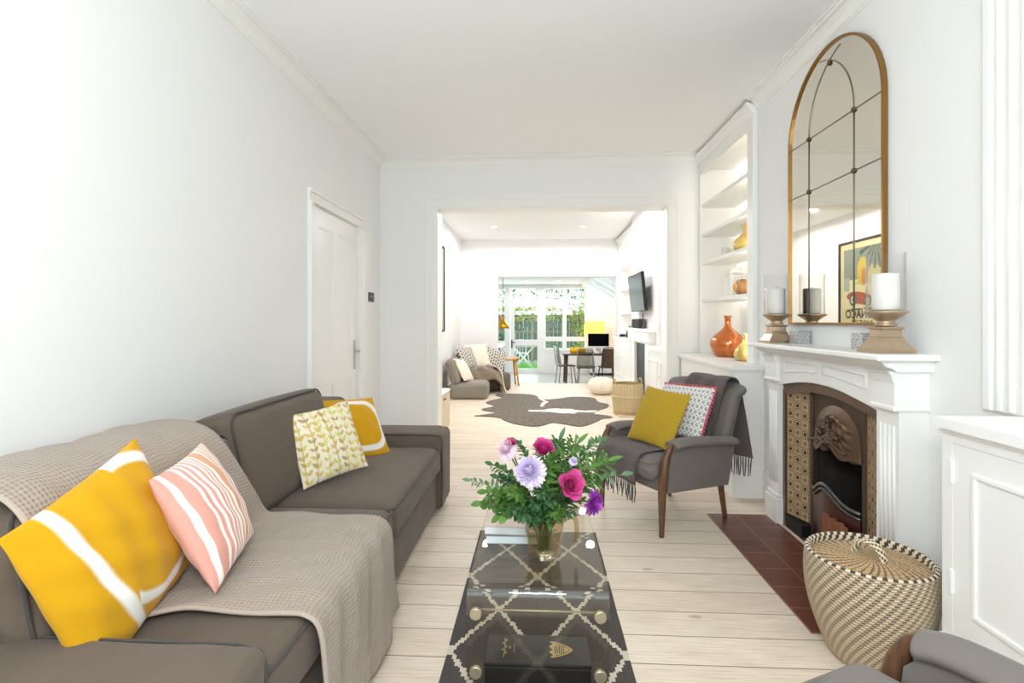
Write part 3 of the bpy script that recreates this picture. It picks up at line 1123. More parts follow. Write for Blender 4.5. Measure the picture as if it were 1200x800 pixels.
def leaf(mb, base, d, up, L, W, curl=.15):
    d = Vector(d).normalized()
    s = d.cross(Vector(up))
    if s.length < .05:
        s = d.cross(Vector((1, 0, 0)))
    s.normalize()
    nrm = s.cross(d)
    b = Vector(base)
    rows = [(0, .12), (.25, .8), (.5, 1), (.75, .7), (1, .02)]
    V = []
    for t, w in rows:
        c = b + d*L*t - nrm*curl*L*t*t
        V.append([mb.bm.verts.new(c - s*W/2*w + nrm*W*.14*w), mb.bm.verts.new(c), mb.bm.verts.new(c + s*W/2*w + nrm*W*.14*w)])
    for a, c in zip(V[:-1], V[1:]):
        for k in (0, 1):
            f = mb.bm.faces.new((a[k], a[k+1], c[k+1], c[k]))
            f.smooth = True
rn = random.Random(11)
def vase_base(k):
    a = k*2.4
    return (VX+.018*cos(a), VY+.018*sin(a), .42+.004*(k % 3))
def sprig(tip, nl, L, Wd, mat, label, k, frond=False, droop=.02, start=.38):
    tip = Vector(tip)
    b = Vector(vase_base(k))
    mid = Vector((VX+(tip.x-VX)*.30, VY+(tip.y-VY)*.30, max(.56, b.z+(tip.z-b.z)*.72)+droop))
    path = bez(b, mid, tip, 14)
    t = thing('foliage_sprig', label, 'foliage', b, 0, 'greenery in the glass jug')
    sh = -b
    MB().tube([p+sh for p in path], [.0022-.0014*i/14 for i in range(15)], 5).build('stem', M['stem'] if not frond else M['twig'], t)
    mb = MB()
    nl = int(nl*1.9)
    L, Wd = L*1.12, Wd*1.12
    for i in range(nl):
        s = start+(1-start)*(i+.5)/nl
        f = s*14
        j = min(13, int(f))
        p = path[j].lerp(path[j+1], f-j)
        tg = (path[j+1]-path[j]).normalized()
        a = i*2.4+rn.uniform(-.4, .4)
        sd = tg.cross(Vector((0, 0, 1)))
        if sd.length < .1: sd = Vector((1, 0, 0))
        sd.normalize()
        up = sd.cross(tg)
        out = (sd*cos(a)+up*sin(a))
        d = tg*rn.uniform(.35, .8)+out
        l = L*rn.uniform(.75, 1.15)*(1-.35*max(0, s-.75)/.25)
        if frond:
            for m in range(4):
                q = p + d.normalized()*l*.28*m
                for sg in (-1, 1):
                    leaf(mb, q+sh, d.normalized()*.6+tg.cross(d).normalized()*sg*.8, out.cross(d), l*.42, Wd*.5)
            leaf(mb, p+d.normalized()*l*.8+sh, d, (0, 0, 1), l*.45, Wd*.5)
        else:
            leaf(mb, p+sh, d, (0, 0, 1) if abs(d.z) < .8*d.length else sd, l, Wd*rn.uniform(.8, 1.1), rn.uniform(0, .4))
    if not frond or True:
        leaf(mb, path[-1]+sh, path[-1]-path[-2], (0, 1, 0), L, Wd)
    mb.build('leaf_spray', mat, t)
    return t
# position helper: where a point lies in the room
def at(px, py, Y):
    k = .05
    a = (px-600)/600
    c, s = cos(math.atan(k)), sin(math.atan(k))
    dx, dy, dz = -s+a*c, c+a*s, (376-py)/600
    t = Y/dy
    return Vector((dx*t, Y, 1.2+dz*t))
G1, G2, G3 = M['leaf1'], M['leaf2'], M['leaf3']
sprigs = [
 ((552, 563), 1.72, 16, .030, .012, G3, 'thin grey-green sprig reaching out furthest over the sofa side of the jug', False),
 ((571, 577), 1.66, 30, .036, .018, G1, 'bright green leafy stem low beside the books', False),
 ((586, 604), 1.64, 34, .036, .019, G1, 'drooping bright green stem hanging over the books', False),
 ((600, 596), 1.61, 30, .034, .019, G2, 'dark green stem in front of the books', False),
 ((578, 545), 1.73, 24, .030, .014, G2, 'green sprig below the pale pink bloom', False),
 ((606, 520), 1.78, 26, .028, .013, G2, 'upright sprig with small paired leaves behind the pale pink bloom', False),
 ((655, 517), 1.80, 16, .050, .014, G2, 'feathery frond rising behind the magenta rose', True),
 ((676, 520), 1.76, 16, .050, .014, G1, 'feathery green frond at the top over the hot pink rose', True),
 ((703, 517), 1.74, 22, .034, .013, G2, 'curling stem with narrow leaves pointing towards the armchair', False),
 ((712, 540), 1.70, 14, .050, .015, G1, 'broad ferny frond spreading towards the armchair seat', True),
 ((690, 548), 1.66, 14, .048, .014, G1, 'ferny frond just above the hot pink rose', True),
 ((728, 556), 1.68, 7, .038, .016, G3, 'bare twig ending in one rounded leaf near the chair fringe', False),
 ((643, 545), 1.64, 18, .045, .013, G1, 'feathery frond in the middle of the bouquet', True),
 ((645, 585), 1.62, 26, .036, .018, G2, 'short dark leafy stem low in the middle over the jug rim', False),
 ((625, 590), 1.60, 26, .034, .018, G2, 'short dark leafy stem below the lilac bloom', False),
 ((668, 600), 1.66, 16, .034, .014, G2, 'short dark sprig by the jug handle', False),
 ((630, 528), 1.85, 20, .036, .015, G2, 'dark sprig at the back of the bouquet', False),
 ((690, 535), 1.82, 20, .034, .014, G2, 'dark sprig at the back behind the ferny fronds', False),
 ((565, 590), 1.70, 30, .036, .020, G1, 'bright green leafy stem at the outer edge above the books', False),
 ((597, 575), 1.60, 30, .036, .020, G1, 'bright green leafy stem under the lilac bloom on the sofa side', False),
 ((612, 605), 1.58, 24, .034, .019, G2, 'short dark leafy stem hanging before the jug on the sofa side', False),
 ((585, 560), 1.75, 28, .032, .016, G2, 'dark small-leaved stem behind the bright green stems', False),
 ((650, 535), 1.72, 26, .034, .016, G1, 'mid green stem rising between the two roses', False),
 ((660, 545), 1.78, 16, .050, .014, G2, 'feathery frond behind the hot pink rose', True),
 ((700, 560), 1.72, 16, .048, .014, G1, 'feathery frond out above the purple carnation', True),
 ((632, 575), 1.60, 26, .034, .018, G2, 'dark leafy stem in the very centre of the bouquet', False),
 ((655, 600), 1.60, 22, .034, .018, G1, 'mid green leafy stem drooping over the jug rim', False),
 ((680, 575), 1.64, 18, .032, .014, G2, 'dark sprig underneath the hot pink rose', False),
]
for k, (p, Y, nl, L, Wd, m, lab, fr_) in enumerate(sprigs):
    sprig(at(p[0], p[1], Y), nl, L, Wd, m, lab, k, fr_, .03 if k not in (2, 3) else .07)
def petal(mb, c, axis, side, L, Wd, cup, base_r=0.0, tilt=0.0, ruff=0.0):
    """curved petal from c leaning out along 'side' from 'axis'"""
    ax, sd = axis.normalized(), side.normalized()
    w = ax.cross(sd)
    V = []
    n = 5
    for i in range(n+1):
        t = i/n
        ang = tilt + cup*t
        p = c + sd*base_r + (sd*sin(tilt+cup*t*.5)+ax*cos(tilt+cup*t*.5))*L*t
        ww = Wd/2*(sin(pi*min(1, .12+t*.80))**.7)
        nn = sd*cos(ang)-ax*sin(ang)
        row = []
        for j in (-1, -.5, 0, .5, 1):
            row.append(mb.bm.verts.new(p + w*ww*j - nn*ww*.35*j*j + (ax*ruff*sin(9*j+i*3)*t if ruff else Vector())))
        V.append(row)
    for a, b in zip(V[:-1], V[1:]):
        for j in range(4):
            f = mb.bm.faces.new((a[j], a[j+1], b[j+1], b[j]))
            f.smooth = True
def flower(kind, name, c, axis, R, mat, label, k, mat2=None):
    c = Vector(c)
    axis = Vector(axis).normalized()
    b = Vector(vase_base(k+3))
    t = thing(name, label, 'flower', b, 0, 'flowers in the glass jug')
    sh = -b
    mid = Vector((VX+(c.x-VX)*.35, VY+(c.y-VY)*.35, .62)) - axis*.03
    MB().tube([p+sh for p in bez(b, mid, c-axis*R*.4, 12)], .0026, 6).build('stem', M['stem'], t)
    u = axis.orthogonal().normalized()
    v = axis.cross(u)
    mb = MB()
    if kind == 'mum':
        n = 150
        for i in range(n):
            th = math.acos(1-1.45*(i+.5)/n)
            ph = i*2.39996
            d = axis*cos(th)+(u*cos(ph)+v*sin(ph))*sin(th)
            L = R*(.75+.3*(i/n))*rn.uniform(.9, 1.1)
            sd = d.cross(axis)
            sd = (axis - d*axis.dot(d))
            if sd.length < .05: sd = u.copy()
            petal(mb, c+sh+d*R*.12, d, -sd, L, R*.26, -.9 if i < 90 else .5)
    elif kind == 'rose':
        n = 26
        for i in range(n):
            f = (i+.5)/n
            ph = i*2.39996
            sd = u*cos(ph)+v*sin(ph)
            petal(mb, c+sh-axis*R*.55, axis, sd, R*(1.15+.1*f), R*(.7+.75*f), -.15+.95*f*f, R*.52*f, .05+.42*f)
    else:
        n = 60
        for i in range(n):
            f = (i+.5)/n
            ph = i*2.39996
            sd = u*cos(ph)+v*sin(ph)
            petal(mb, c+sh-axis*R*.5, axis, sd, R*1.1, R*.55, .3+.8*f, R*.10, .1+1.05*f, R*.09)
    mb.build('bloom', mat, t)
    cb = MB().ball(c+sh-axis*R*.5, R*.34, 10, 7)
    for q in range(5):
        ph = q*2*pi/5
        leaf(cb, c+sh-axis*R*.55, axis*.6+(u*cos(ph)+v*sin(ph)), axis, R*.9, R*.35)
    cb.build('calyx', M['leaf3'] if kind == 'rose' else M['leaf2'], t)
flower('mum', 'chrysanthemum', at(621, 552, 1.60), (-.15, -.85, .45), .048, M['lilac'], 'large lilac chrysanthemum with many petals in the jug', 0)
flower('rose', 'rose', at(669, 568, 1.59), (.2, -.85, .35), .035, M['pinkrose'], 'hot pink open rose facing out above the jug handle', 1)
flower('rose', 'rose', at(637, 525, 1.68), (.1, -.45, .85), .030, M['magenta'], 'magenta rose standing highest at the top of the bouquet', 2)
flower('mum', 'bloom', at(594, 527, 1.70), (-.3, -.6, .6), .032, M['palepink'], 'pale pink bloom with a magenta tip beside the lilac chrysanthemum', 3)
flower('rose', 'rosebud', at(598, 519, 1.71), (.2, -.3, .9), .017, M['magenta'], 'small magenta bud above the pale pink bloom', 7)
flower('carn', 'carnation', at(698, 590, 1.62), (.75, -.5, -.1), .034, M['purple'], 'ruffled purple carnation drooping at the armchair side', 4)
flower('mum', 'aster', at(672, 540, 1.66), (.2, -.6, .7), .014, M['lilac'], 'tiny pale blossom among the ferny fronds', 5)

# ------------------------------------------------------------------ armchairs
def armchair(label, lc, rz):
    T = thing('armchair', label, 'armchair', lc, rz)
    g = M['chairgrey']
    # seat frame, sides, back
    MB().soft(-.265, .265, -.25, .26, .235, .325, .02, 6).build('seat_rail', g, T)
    sc = MB().soft(-.235, .235, -.305, .20, .30, .425, .045, 12, (.0, .012, .016), None, .003, 2).build('seat_cushion', g, T)
    mb = MB().tube([(-.228, -.06, .415), (-.228, -.285, .405), (-.215, -.303, .40), (0, -.318, .405), (.215, -.303, .40), (.228, -.285, .405), (.228, -.06, .415)], .005, 6)
    mb.build('piping', g, sc)
    Rb = Matrix.Translation((0, .245, .30)) @ Matrix.Rotation(radians(-13), 4, 'X')
    def back(side):
        def f(u, v):
            a = 2*u-1
            z = v*.525
            w = (.245 + .05*v**1.5)
            x = a*w
            curve = -.045*abs(a)**2.2
            y = curve - .035*sin(pi*v)*(1-a*a)*(1 if side < 0 else 0) + (.085*(1-.35*v) if side > 0 else 0)
            top = -.03*abs(a)**3 if v > .9 else 0
            roll = .035*max(0, (v-.8)/.2)**2
            return (x, y+roll, z+top)
        return f
    mb = MB()
    nn = 20
    # closed shell: front, over the top, back
    def shell(u, v):
        if v < .45:
            return back(-1)(u, v/.45)
        if v > .55:
            return back(1)(u, (1-v)/.45)
        t = (v-.45)/.1
        A, B = Vector(back(-1)(u, 1)), Vector(back(1)(u, 1))
        p = A.lerp(B, t)
        p.z += .025*sin(pi*t)
        return p
    mb.grid(shell, nn, 40, mat=Rb)
    # ends
    for u in (0, 1):
        for i in range(20):
            a, b = i/40, (i+1)/40
            P = [Rb @ Vector(shell(u, q)) for q in (a, b, 1-b, 1-a)]
            vs = [mb.bm.verts.new(p) for p in P]
            try:
                f = mb.bm.faces.new(vs)
                f.smooth = True
            except ValueError:
                pass
    bmesh.ops.remove_doubles(mb.bm, verts=mb.bm.verts[:], dist=1e-4)
    mb.build('backrest', g, T)
    for sx in (-1, 1):
        # upholstered side panel
        pan = [(-.235, .245), (.24, .225), (.30, .46), (.22, .485), (.0, .495), (-.16, .50), (-.215, .44)]
        a, b = sorted((sx*.250, sx*.292))
        MB().prism(pan, 'x', a, b).build('side_panel', g, T)
        # padded arm top
        mb = MB()
        p = smooth_path([(sx*.272, -.192, .496), (sx*.274, -.13, .514), (sx*.275, .05, .503), (sx*.274, .20, .485), (sx*.268, .30, .478)])
        mb.tube(p, [.022]+[.027]*(len(p)-2)+[.024], 14, 2.1, True, (0, 0, 1))
        mb.build('arm', g, T)
        # show-wood front post, scroll at top, leg at bottom
        mb = MB()
        p = smooth_path([(sx*.268, -.262, 0), (sx*.270, -.262, .10), (sx*.272, -.262, .23), (sx*.274, -.258, .34), (sx*.276, -.24, .43), (sx*.278, -.215, .485), (sx*.278, -.195, .508), (sx*.276, -.17, .515)], 2)
        n = len(p)
        rs = []
        for i, q in enumerate(p):
            z = q.z
            r = .0135+.0105*min(1, z/.25)
            if z > .43: r = .024-.010*min(1, (z-.43)/.08)
            rs.append(r)
        mb.tube(p, rs, 10, 1.0, True, (1, 0, 0))
        mb.build('leg', M['walnut'], T)
        mb = MB()
        p = smooth_path([(sx*.235, .235, .26), (sx*.235, .25, .16), (sx*.232, .285, .0)], 2)
        mb.tube(p, [.022-.009*i/(len(p)-1) for i in range(len(p))], 10)
        mb.build('leg', M['walnut'], T)
    return T
ARM_A = ((.78, 3.243, 0), radians(-60))
ch = armchair('grey wool armchair with dark wooden arms beside the fireplace, holding two cushions', *ARM_A)
ARM_B = ((.700, .855, 0), radians(-149))
ch2 = armchair('second grey armchair with a wooden arm edge in front of the white cupboard', *ARM_B)

# woollen throw lying over the armchair
TA = thing('throw', 'dusky purple fringed woollen throw over the armchair back and seat', 'throw', *ARM_A)
tp = smooth_path([(0, .43, .36), (0, .455, .58), (0, .455, .77), (0, .44, .830), (0, .39, .852), (0, .335, .842), (0, .29, .73), (0, .215, .52), (0, .17, .447), (0, .0, .449), (0, -.2, .449), (0, -.29, .441), (0, -.327, .40), (0, -.332, .33), (0, -.328, .265)])
tL = poly_len(tp)
def tpt(u, v):
    p = along(tp, tL, u*tL[-1])
    x0 = .02 - .275*u**.8
    w = .29 + .10*u
    x = x0 + v*w
    sag = -.03*abs(2*v-1)**2 if .25 < u < .45 else 0
    cv = -.045*(abs(x)/.25)**2.2*max(0, 1-abs(u-.28)/.24)
    return (x, p.y + cv + .004*sin(v*15+u*9), p.z + .003*sin(u*40+v*9))
mb = MB().grid(tpt, 90, 30, uv=lambda u, v: (u*tL[-1], v*.36))
cl_ = mb.build('cloth', M['chair_throw'], TA)
md = cl_.modifiers.new('thickness', 'SOLIDIFY'); md.thickness = .005; md.offset = 1
rn2 = random.Random(5)
for end, nT, L in ((1, 26, .10), (0, 16, .12)):
    for i in range(nT):
        v = (i+.5)/nT
        p = Vector(tpt(end, v))
        q = [p, p+Vector((rn2.uniform(-.004, .004), rn2.uniform(-.006, .003), -L*.4)), p+Vector((rn2.uniform(-.010, .010), rn2.uniform(-.008, .004), -L*rn2.uniform(.85, 1.1)))]
        MB().tube(q, [.0032, .0042, .0026], 5).build('tassel', M['fringe'], TA)

def bobble(x, z):
    k = .5+.5*sin(x*2*pi/.021)*sin(z*2*pi/.021)
    return mixc(lin('#a3841c'), lin('#cbaa3c'), k)
c5 = MB()
def bob():
    mb = MB()
    Wd, T, n = .36, .11, 136
    def fn(side):
        def f(u, v):
            a, b = 2*u-1, 2*v-1
            e = max(0, (1-a*a))**.55*max(0, (1-b*b))**.55
            x = Wd/2*a*(1-.05*(1-b*b)*a*a)
            z = Wd/2*b*(1-.05*(1-a*a)*b*b)
            kn = .0045*max(0, sin(x*2*pi/.0212)*sin(z*2*pi/.0212))*min(1, e*4)
            return (x, -side*(T/2*e+kn), z)
        return f
    mb.grid(fn(1), n, n, col=lambda u, v: bobble((u-.5)*Wd, (v-.5)*Wd))
    mb.grid(fn(-1), n//2, n//2, col=lambda u, v: lin('#b2942a'))
    bmesh.ops.remove_doubles(mb.bm, verts=mb.bm.verts[:], dist=1e-5)
    return mb
o = bob().build('cushion', M['print'], None, frame((.735, 3.165, .615), (.529, -.848, -.042), (.40, .216, .883)))
tag(o, 'olive mustard knobbly cushion in front on the grey armchair', 'cushion')
def ikat(x, z):
    s = .026
    a, b = (x/s) % 1 - .5, (z/(s*1.5)) % 1 - .5
    d = abs(a)+abs(b)
    if .18 < d < .32 or d < .07 or d > .86: return lin('#57606f')
    if .32 <= d < .40: return lin('#c6c4cb')
    return lin('#ece8e4')
wc = thing('cushion', 'white cushion with grey diamond print and pink pompom edge on the grey armchair', 'cushion', mw=frame((.905, 3.275, .640), (.72, -.69, .0), (.43, .40, .80)))
pillow(MB(), .36, .36, .11, ikat, 150, .05, .003, 6).build('cover', M['print'], wc)
for i in range(15):
    t = -1+2*(i+.5)/15
    for s in ((t*.18, .178), (.178*1, t*.18)):
        MB().ball((s[0], 0, s[1]), .0105, 9, 7).build('pompom', M['redpipe'], wc)
# ------------------------------------------------------------------ fireplace
FC = 2.665
fp = thing('fireplace', 'white wooden fireplace surround with a tiled cast iron insert on the chimney wall', 'fireplace', (1.54, FC, 0))
def fl(mb):
    bmesh.ops.translate(mb.bm, vec=(-1.54, -FC, 0), verts=mb.bm.verts[:])
    return mb
G = M['gloss']
fl(MB().box(1.305, 1.54, 2.035, 3.275, 1.045, 1.07, .006).prism([(1.54, 1.0), (1.40, 1.0), (1.385, 1.012), (1.36, 1.02), (1.335, 1.045), (1.54, 1.045)], 'y', 2.07, 3.24)).build('mantel_shelf', G, fp)
# frieze with an arched lower edge
arch = [(2.228, .825)]
for k in range(13):
    t = k/12
    arch.append((2.228+t*(3.104-2.228), .825+.055*sin(pi*t)))
poly = [(2.095, .84), (2.228, .825)] + arch[1:-1] + [(3.104, .825), (3.24, .84), (3.24, 1.0), (2.095, 1.0)]
mb = MB().prism(poly, 'x', 1.425, 1.54)
# raised arched panel moulding on the frieze
for s in (-1, 1):
    pm = []
    for k in range(9):
        t = k/8
        yy = FC + s*(.03+t*.34)
        pm.append((1.424, yy, .905+.03*cos(pi*t*.5)))
    top = [(1.424, FC+s*.37, .965), (1.424, FC+s*.03, .975)]
    loop = pm+top+[pm[0]]
    mb.tube(loop, .006, 6)
fl(mb).build('frieze', G, fp)
for (a, b) in ((2.095, 2.228), (3.104, 3.24)):
    mb = MB().box(1.425, 1.54, a, b, 0, .86)
    mb.box(1.405, 1.54, a-.006, b+.006, 0, .15, .003).box(1.412, 1.54, a-.003, b+.003, .15, .175, .008)
    for k in range(4):
        y = a+.028+k*(b-a-.056)/3
        mb.tube([(1.425, y, .24), (1.425, y, .78)], .007, 8)
    mb.box(1.405, 1.54, a-.006, b+.006, .86, 1.0, .003).box(1.398, 1.54, a-.010, b+.010, .842, .862, .006)
    mb.prism([(1.405, 1.0), (1.405, .95), (1.395, .985), (1.38, 1.0)], 'y', a, b)
    fl(mb).build('pilaster', G, fp)
ins = MB()
I = M['iron']
# iron outer frame
arc2 = [(2.26+t/12*(3.072-2.26), .80+.05*sin(pi*t/12)) for t in range(13)]
outer = [(2.222, 0), (3.11, 0), (3.11, .845)] + [(2.222+(1-t/12)*(3.11-2.222), .845+.05*sin(pi*t/12)) for t in range(1, 12)] + [(2.222, .845)]
def strip(mb, A, B, x0, x1):
    n = len(A)
    for i in range(n-1):
        mb.prism([A[i], A[i+1], B[i+1], B[i]], 'x', x0, x1)
A = [(2.222+t/12*(3.11-2.222), .84+.052*sin(pi*t/12)) for t in range(13)]
B = [(2.255+t/12*(3.077-2.255), .775+.052*sin(pi*t/12)) for t in range(13)]
strip(ins, A, B, 1.448, 1.54)
ins.box(1.448, 1.54, 2.222, 2.258, .0, .80).box(1.448, 1.54, 3.074, 3.11, .0, .80)
fl(ins).build('iron_frame', plain('bronzed_iron', '#76604f', .4, .6, .5, .15, 14, .2, 60), fp)
for a, b in ((2.258, 2.44), (2.89, 3.074)):
    fl(MB().box(1.45, 1.53, a, b, 0, .075)).build('iron_plinth', M['blackiron'], fp)
# splayed tile cheeks (local x of each panel along the cheek)
for (ya, xa, yb, xb) in ((3.066, 1.458, 2.905, 1.512), (2.265, 1.458, 2.425, 1.512)):
    p0, p1 = Vector((xa, ya, 0)), Vector((xb, yb, 0))
    L = (p1-p0).length
    u = (p1-p0).normalized()
    Mx = frame((xa-1.54, ya-FC, .08), u, (0, 0, 1))
    pb = MB().box(0, L, -.004, .004, 0, .765).build('tile_panel', M['victile'], fp, Mx)
# inner iron uprights + hood panel
mb = MB()
mb.box(1.500, 1.53, 2.42, 2.452, 0, .80, .004).box(1.500, 1.53, 2.878, 2.91, 0, .80, .004)
hood = []
H0, H1 = 2.45, 2.88
low = []
for k in range(25):
    t = k/24
    low.append((H0+t*(H1-H0), .50+.055*sin(pi*t)+.022*cos(4*pi*t)))
pol = [(H0, .83), (H0, .83)] + low + [(H1, .83), (FC, .85)]
pol = [(H0, .82)]+low+[(H1, .82)]
mb.prism(pol, 'x', 1.508, 1.528)
fl(mb).build('iron_surround', I, fp)
# projecting canopy with cast relief
mb = MB()
def canopy(u, v):
    y = H0+.015+u*(H1-H0-.03)
    zt = .60+.17*sqrt(max(0, 1-((u-.5)/.5)**2))
    zb = .51+.055*sin(pi*u)+.022*cos(4*pi*u)
    z = zb + v*(zt-zb)
    bulge = .055*sin(pi*min(1, u*1.0))**.6*(1-v)**.8
    rel = .006*sin(24*u+3*sin(9*v))*sin(20*v+4*sin(8*u)) if .12 < u < .88 and .12 < v < .75 else 0
    return (1.506-bulge-rel, y, z)
mb.grid(canopy, 64, 40)
fl(mb).build('hood', plain('brown_cast_hood', '#6b5442', .38, .6, .5, .2, 14, .3, 60), fp)
rel = MB()
rel.tube([(1.452, H0+.05, .565), (1.446, FC-.06, .60), (1.443, FC, .585), (1.446, FC+.06, .60), (1.452, H1-.05, .565)], .006, 6)
for (cy, cz, r) in ((FC, .655, .04), (FC-.07, .63, .03), (FC+.07, .63, .03), (FC, .70, .025)):
    for q in range(6):
        a = q*pi/3
        rel.tube([(1.462, cy, cz), (1.462, cy+r*cos(a), cz+r*.7*sin(a))], [.004, .008], 6)
fl(rel).build('floral_relief', I, fp)
# firebox
fb = MB()
fb.box(1.80, 1.83, 2.42, 2.91, 0, .85).box(1.53, 1.83, 2.40, 2.43, 0, .85).box(1.53, 1.83, 2.90, 2.93, 0, .85).box(1.53, 1.83, 2.42, 2.91, .84, .87).box(1.45, 1.83, 2.42, 2.91, -.001, .012)
fl(fb).build('firebox', M['soot'], fp)
# grate: bowed front bars and ash pan cover
gr = MB()
def bow(z, d, r):
    return MB, [(1.50-d*sin(pi*t/14)**.8, 2.455+t/14*.42, z+.055*sin(pi*t/14)**2) for t in range(15)]
for z, r in ((.30, .010), (.275, .007)):
    gr.tube([(1.50-.055*sin(pi*t/14), 2.455+t/14*.42, z+.075*sin(pi*t/14)**3) for t in range(15)], r, 8)
fl(gr).build('fire_bar', plain('grey_iron', '#6f6c6a', .35, .8, .5, .1, 12), fp)
ash = MB()
def ashf(u, v):
    y = 2.46+u*.41
    return (1.50-.045*sin(pi*u), y, .015+v*(.255+.07*sin(pi*u)**3))
ash.grid(ashf, 24, 8)
fl(ash).build('ash_cover', M['rosewood'], fp)
cl2 = MB()
for k in range(6):
    cl2.box(1.432, 1.462, 2.485+k*.03, 2.511+k*.03, .03, .225+.008*(k % 2), .006)
fl(cl2).build('fire_brick', M['firebrick'], fp)
# hearth of quarry tiles
h = MB().box(1.05, 1.42, 2.02, 3.235, .0005, .006, .001)
hearth = h.build('hearth', M['quarry'])
tag(hearth, 'dark red quarry tile hearth set in the pale floorboards', 'hearth')

# ------------------------------------------------------------------ arched mirror
mr = thing('mirror', 'tall arched gold framed window mirror above the white mantel', 'mirror', (1.54, 2.757, 1.18))
def archpath(hw, z0, zs, n=28):
    p = [(-hw, z0), (-hw, zs)]
    for k in range(1, n):
        t = pi - k*pi/n
        p.append((hw*cos(t), zs+hw*sin(t)))
    p += [(hw, zs), (hw, z0)]
    return p
HW = .427
o_ = archpath(HW, 0, 1.04)
i_ = archpath(HW-.012, .012, 1.04)
mb = MB()
strip_closed = list(zip(o_, o_[1:]+o_[:1], i_, i_[1:]+i_[:1]))
for a, b, c, d in strip_closed:
    mb.prism([a, b, d, c], 'x', -.024, -.002)
mb.build('mirror_frame', M['brass'], mr)
mb = MB()
mb.prism(i_, 'x', -.014, -.006)
mb.build('mirror_glass', M['mirror'], mr)
lead = plain('pewter_line', '#8d8578', .4, .7)
def line(p, q):
    MB().tube([(-.0155, p[0], p[1]), (-.0155, q[0], q[1])], .0028, 6).build('glazing_bar', lead, mr)
ys = .205
line((-ys, .016), (-ys, 1.05)); line((ys, .016), (ys, 1.05))
line((-HW+.012, 1.04), (HW-.012, 1.04)); line((-HW+.012, .745), (HW-.012, .745))
R_ = .376
for s in (-1, 1):
    pts = []
    for k in range(21):
        a = radians(k*3.9)
        y = s*(ys-R_+R_*cos(a)); z = 1.05+R_*sin(a)
        if y*y + (z-1.04)**2 < (HW-.012)**2:
            pts.append((-.0155, y, z))
    MB().tube(pts, .0028, 6).build('glazing_bar', lead, mr)
for (y, z) in ((-ys, 1.04), (ys, 1.04), (-ys, .745), (ys, .745), (0, 1.05+.318)):
    MB().lathe([(.001, 0), (.012, 0), (.014, .004), (.008, .009), (.001, .011)], 12).build('rosette', plain('dark_bronze', '#6e5a40', .4, .8), mr, Matrix.Translation((-.016, y, z)) @ Matrix.Rotation(-pi/2, 4, 'Y'))

# ------------------------------------------------------------------ candle holders on the mantel
def candle_holder(x, y, lab, lab2, s=1.0):
    t = thing('candle_holder', lab, 'candle holder', (x, y, 1.0705))
    mb = MB()
    mb.lathe([(.001, 0), (.100*s, 0), (.102*s, .014*s), (.094*s, .020*s), (.070*s, .046*s), (.064*s, .052*s), (.064*s, .062*s), (.056*s, .066*s), (.054*s, .094*s), (.064*s, .098*s), (.066*s, .106*s), (.001, .108*s)], 4, smooth=False, rot=pi/4)
    mb.build('base', M['champ'], t)
    mb = MB()
    mb.lathe([(.001, .108*s), (.042*s, .110*s), (.036*s, .118*s), (.030*s, .126*s), (.036*s, .134*s), (.048*s, .142*s), (.066*s, .156*s), (.078*s, .164*s), (.078*s, .169*s), (.068*s, .172*s), (.001, .170*s)], 40)
    mb.build('dish', M['champ'], t)
    MB().lathe([(.068*s, .173*s), (.068*s, .405*s), (.0655*s, .405*s), (.0655*s, .175*s)], 40).build('hurricane_shade', M['shadeglass'], t)
    c = thing('candle', lab2, 'candle', (x, y, 1.0705+.1735*s))
    MB().lathe([(.001, 0), (.047*s, 0), (.048*s, .004), (.048*s, .145*s), (.044*s, .149*s), (.001, .146*s)], 32).build('wax', M['candle'], c)
    MB().tube([(0, 0, .146*s), (.002, 0, .160*s)], .0015, 5).build('wick', M['black'], c)
candle_holder(1.423, 2.17, 'stepped champagne metal candle holder at the near end of the mantel', 'thick ivory candle in the holder at the near end of the mantel')
candle_holder(1.423, 3.13, 'stepped champagne metal candle holder at the far end of the mantel', 'thick ivory candle in the holder at the far end of the mantel')
for (y, lab) in ((2.405, 'small silver mosaic tealight cube beside the near candle holder'), (2.985, 'small silver mosaic tealight cube beside the far candle holder')):
    t = thing('tealight_holder', lab, 'tealight holder', (1.485, y, 1.0705), .1)
    mb = MB().box(-.037, .037, -.037, .037, 0, .008).box(-.037, -.031, -.037, .037, .006, .075, .001).box(.031, .037, -.037, .037, .006, .075, .001).box(-.033, .033, -.037, -.031, .006, .075, .001).box(-.033, .033, .031, .037, .006, .075, .001)
    mb.build('cup', M['mosaic'], t)
    MB().lathe([(.001, .009), (.019, .009), (.019, .022), (.001, .022)], 16).build('tealight', M['candle'], t)

# ------------------------------------------------------------------ lidded basket by the hearth
BX, BY = 1.185, 1.895
bk_ = thing('lidded_basket', 'round black and cream woven basket with a lid in front of the fireplace', 'basket', (BX, BY, .007))
Hh = .355
def rad(v):
    return .125 + .078*sin(min(1, v*1.02)*pi*.60)**.9 - .004*max(0, v-.8)
rows, nst = 36, 168
DK, CR = lin('#454546'), lin('#e4d3b4')
DK2, CR2 = lin('#525150'), lin('#ecdfc5')
rb = random.Random(4)
def bcol(u, v):
    i, j = int(u*nst), int(v*rows)
    k = (i - j*1) % 4
    gap = int(v*rows*2) % 2
    if gap: return lin('#b09d83')
    return (DK if rb.random() < .5 else DK2) if k < 2 else (CR if rb.random() < .5 else CR2)
def bpt(u, v):
    # two rows of vertices per coil give the coils their round section
    a = 2*pi*u
    k = (v*rows*2) % 2
    r = rad(v) + (.0028 if abs(k-1) < .5 else 0)
    return (r*cos(a), r*sin(a), v*Hh)
def stitch(mb, fn, rows_, n_, colf, close=True):
    mb.grid(fn, n_, rows_*2, cu=True, col=colf, facecol=True)
mb = MB()
stitch(mb, bpt, rows, nst, bcol)
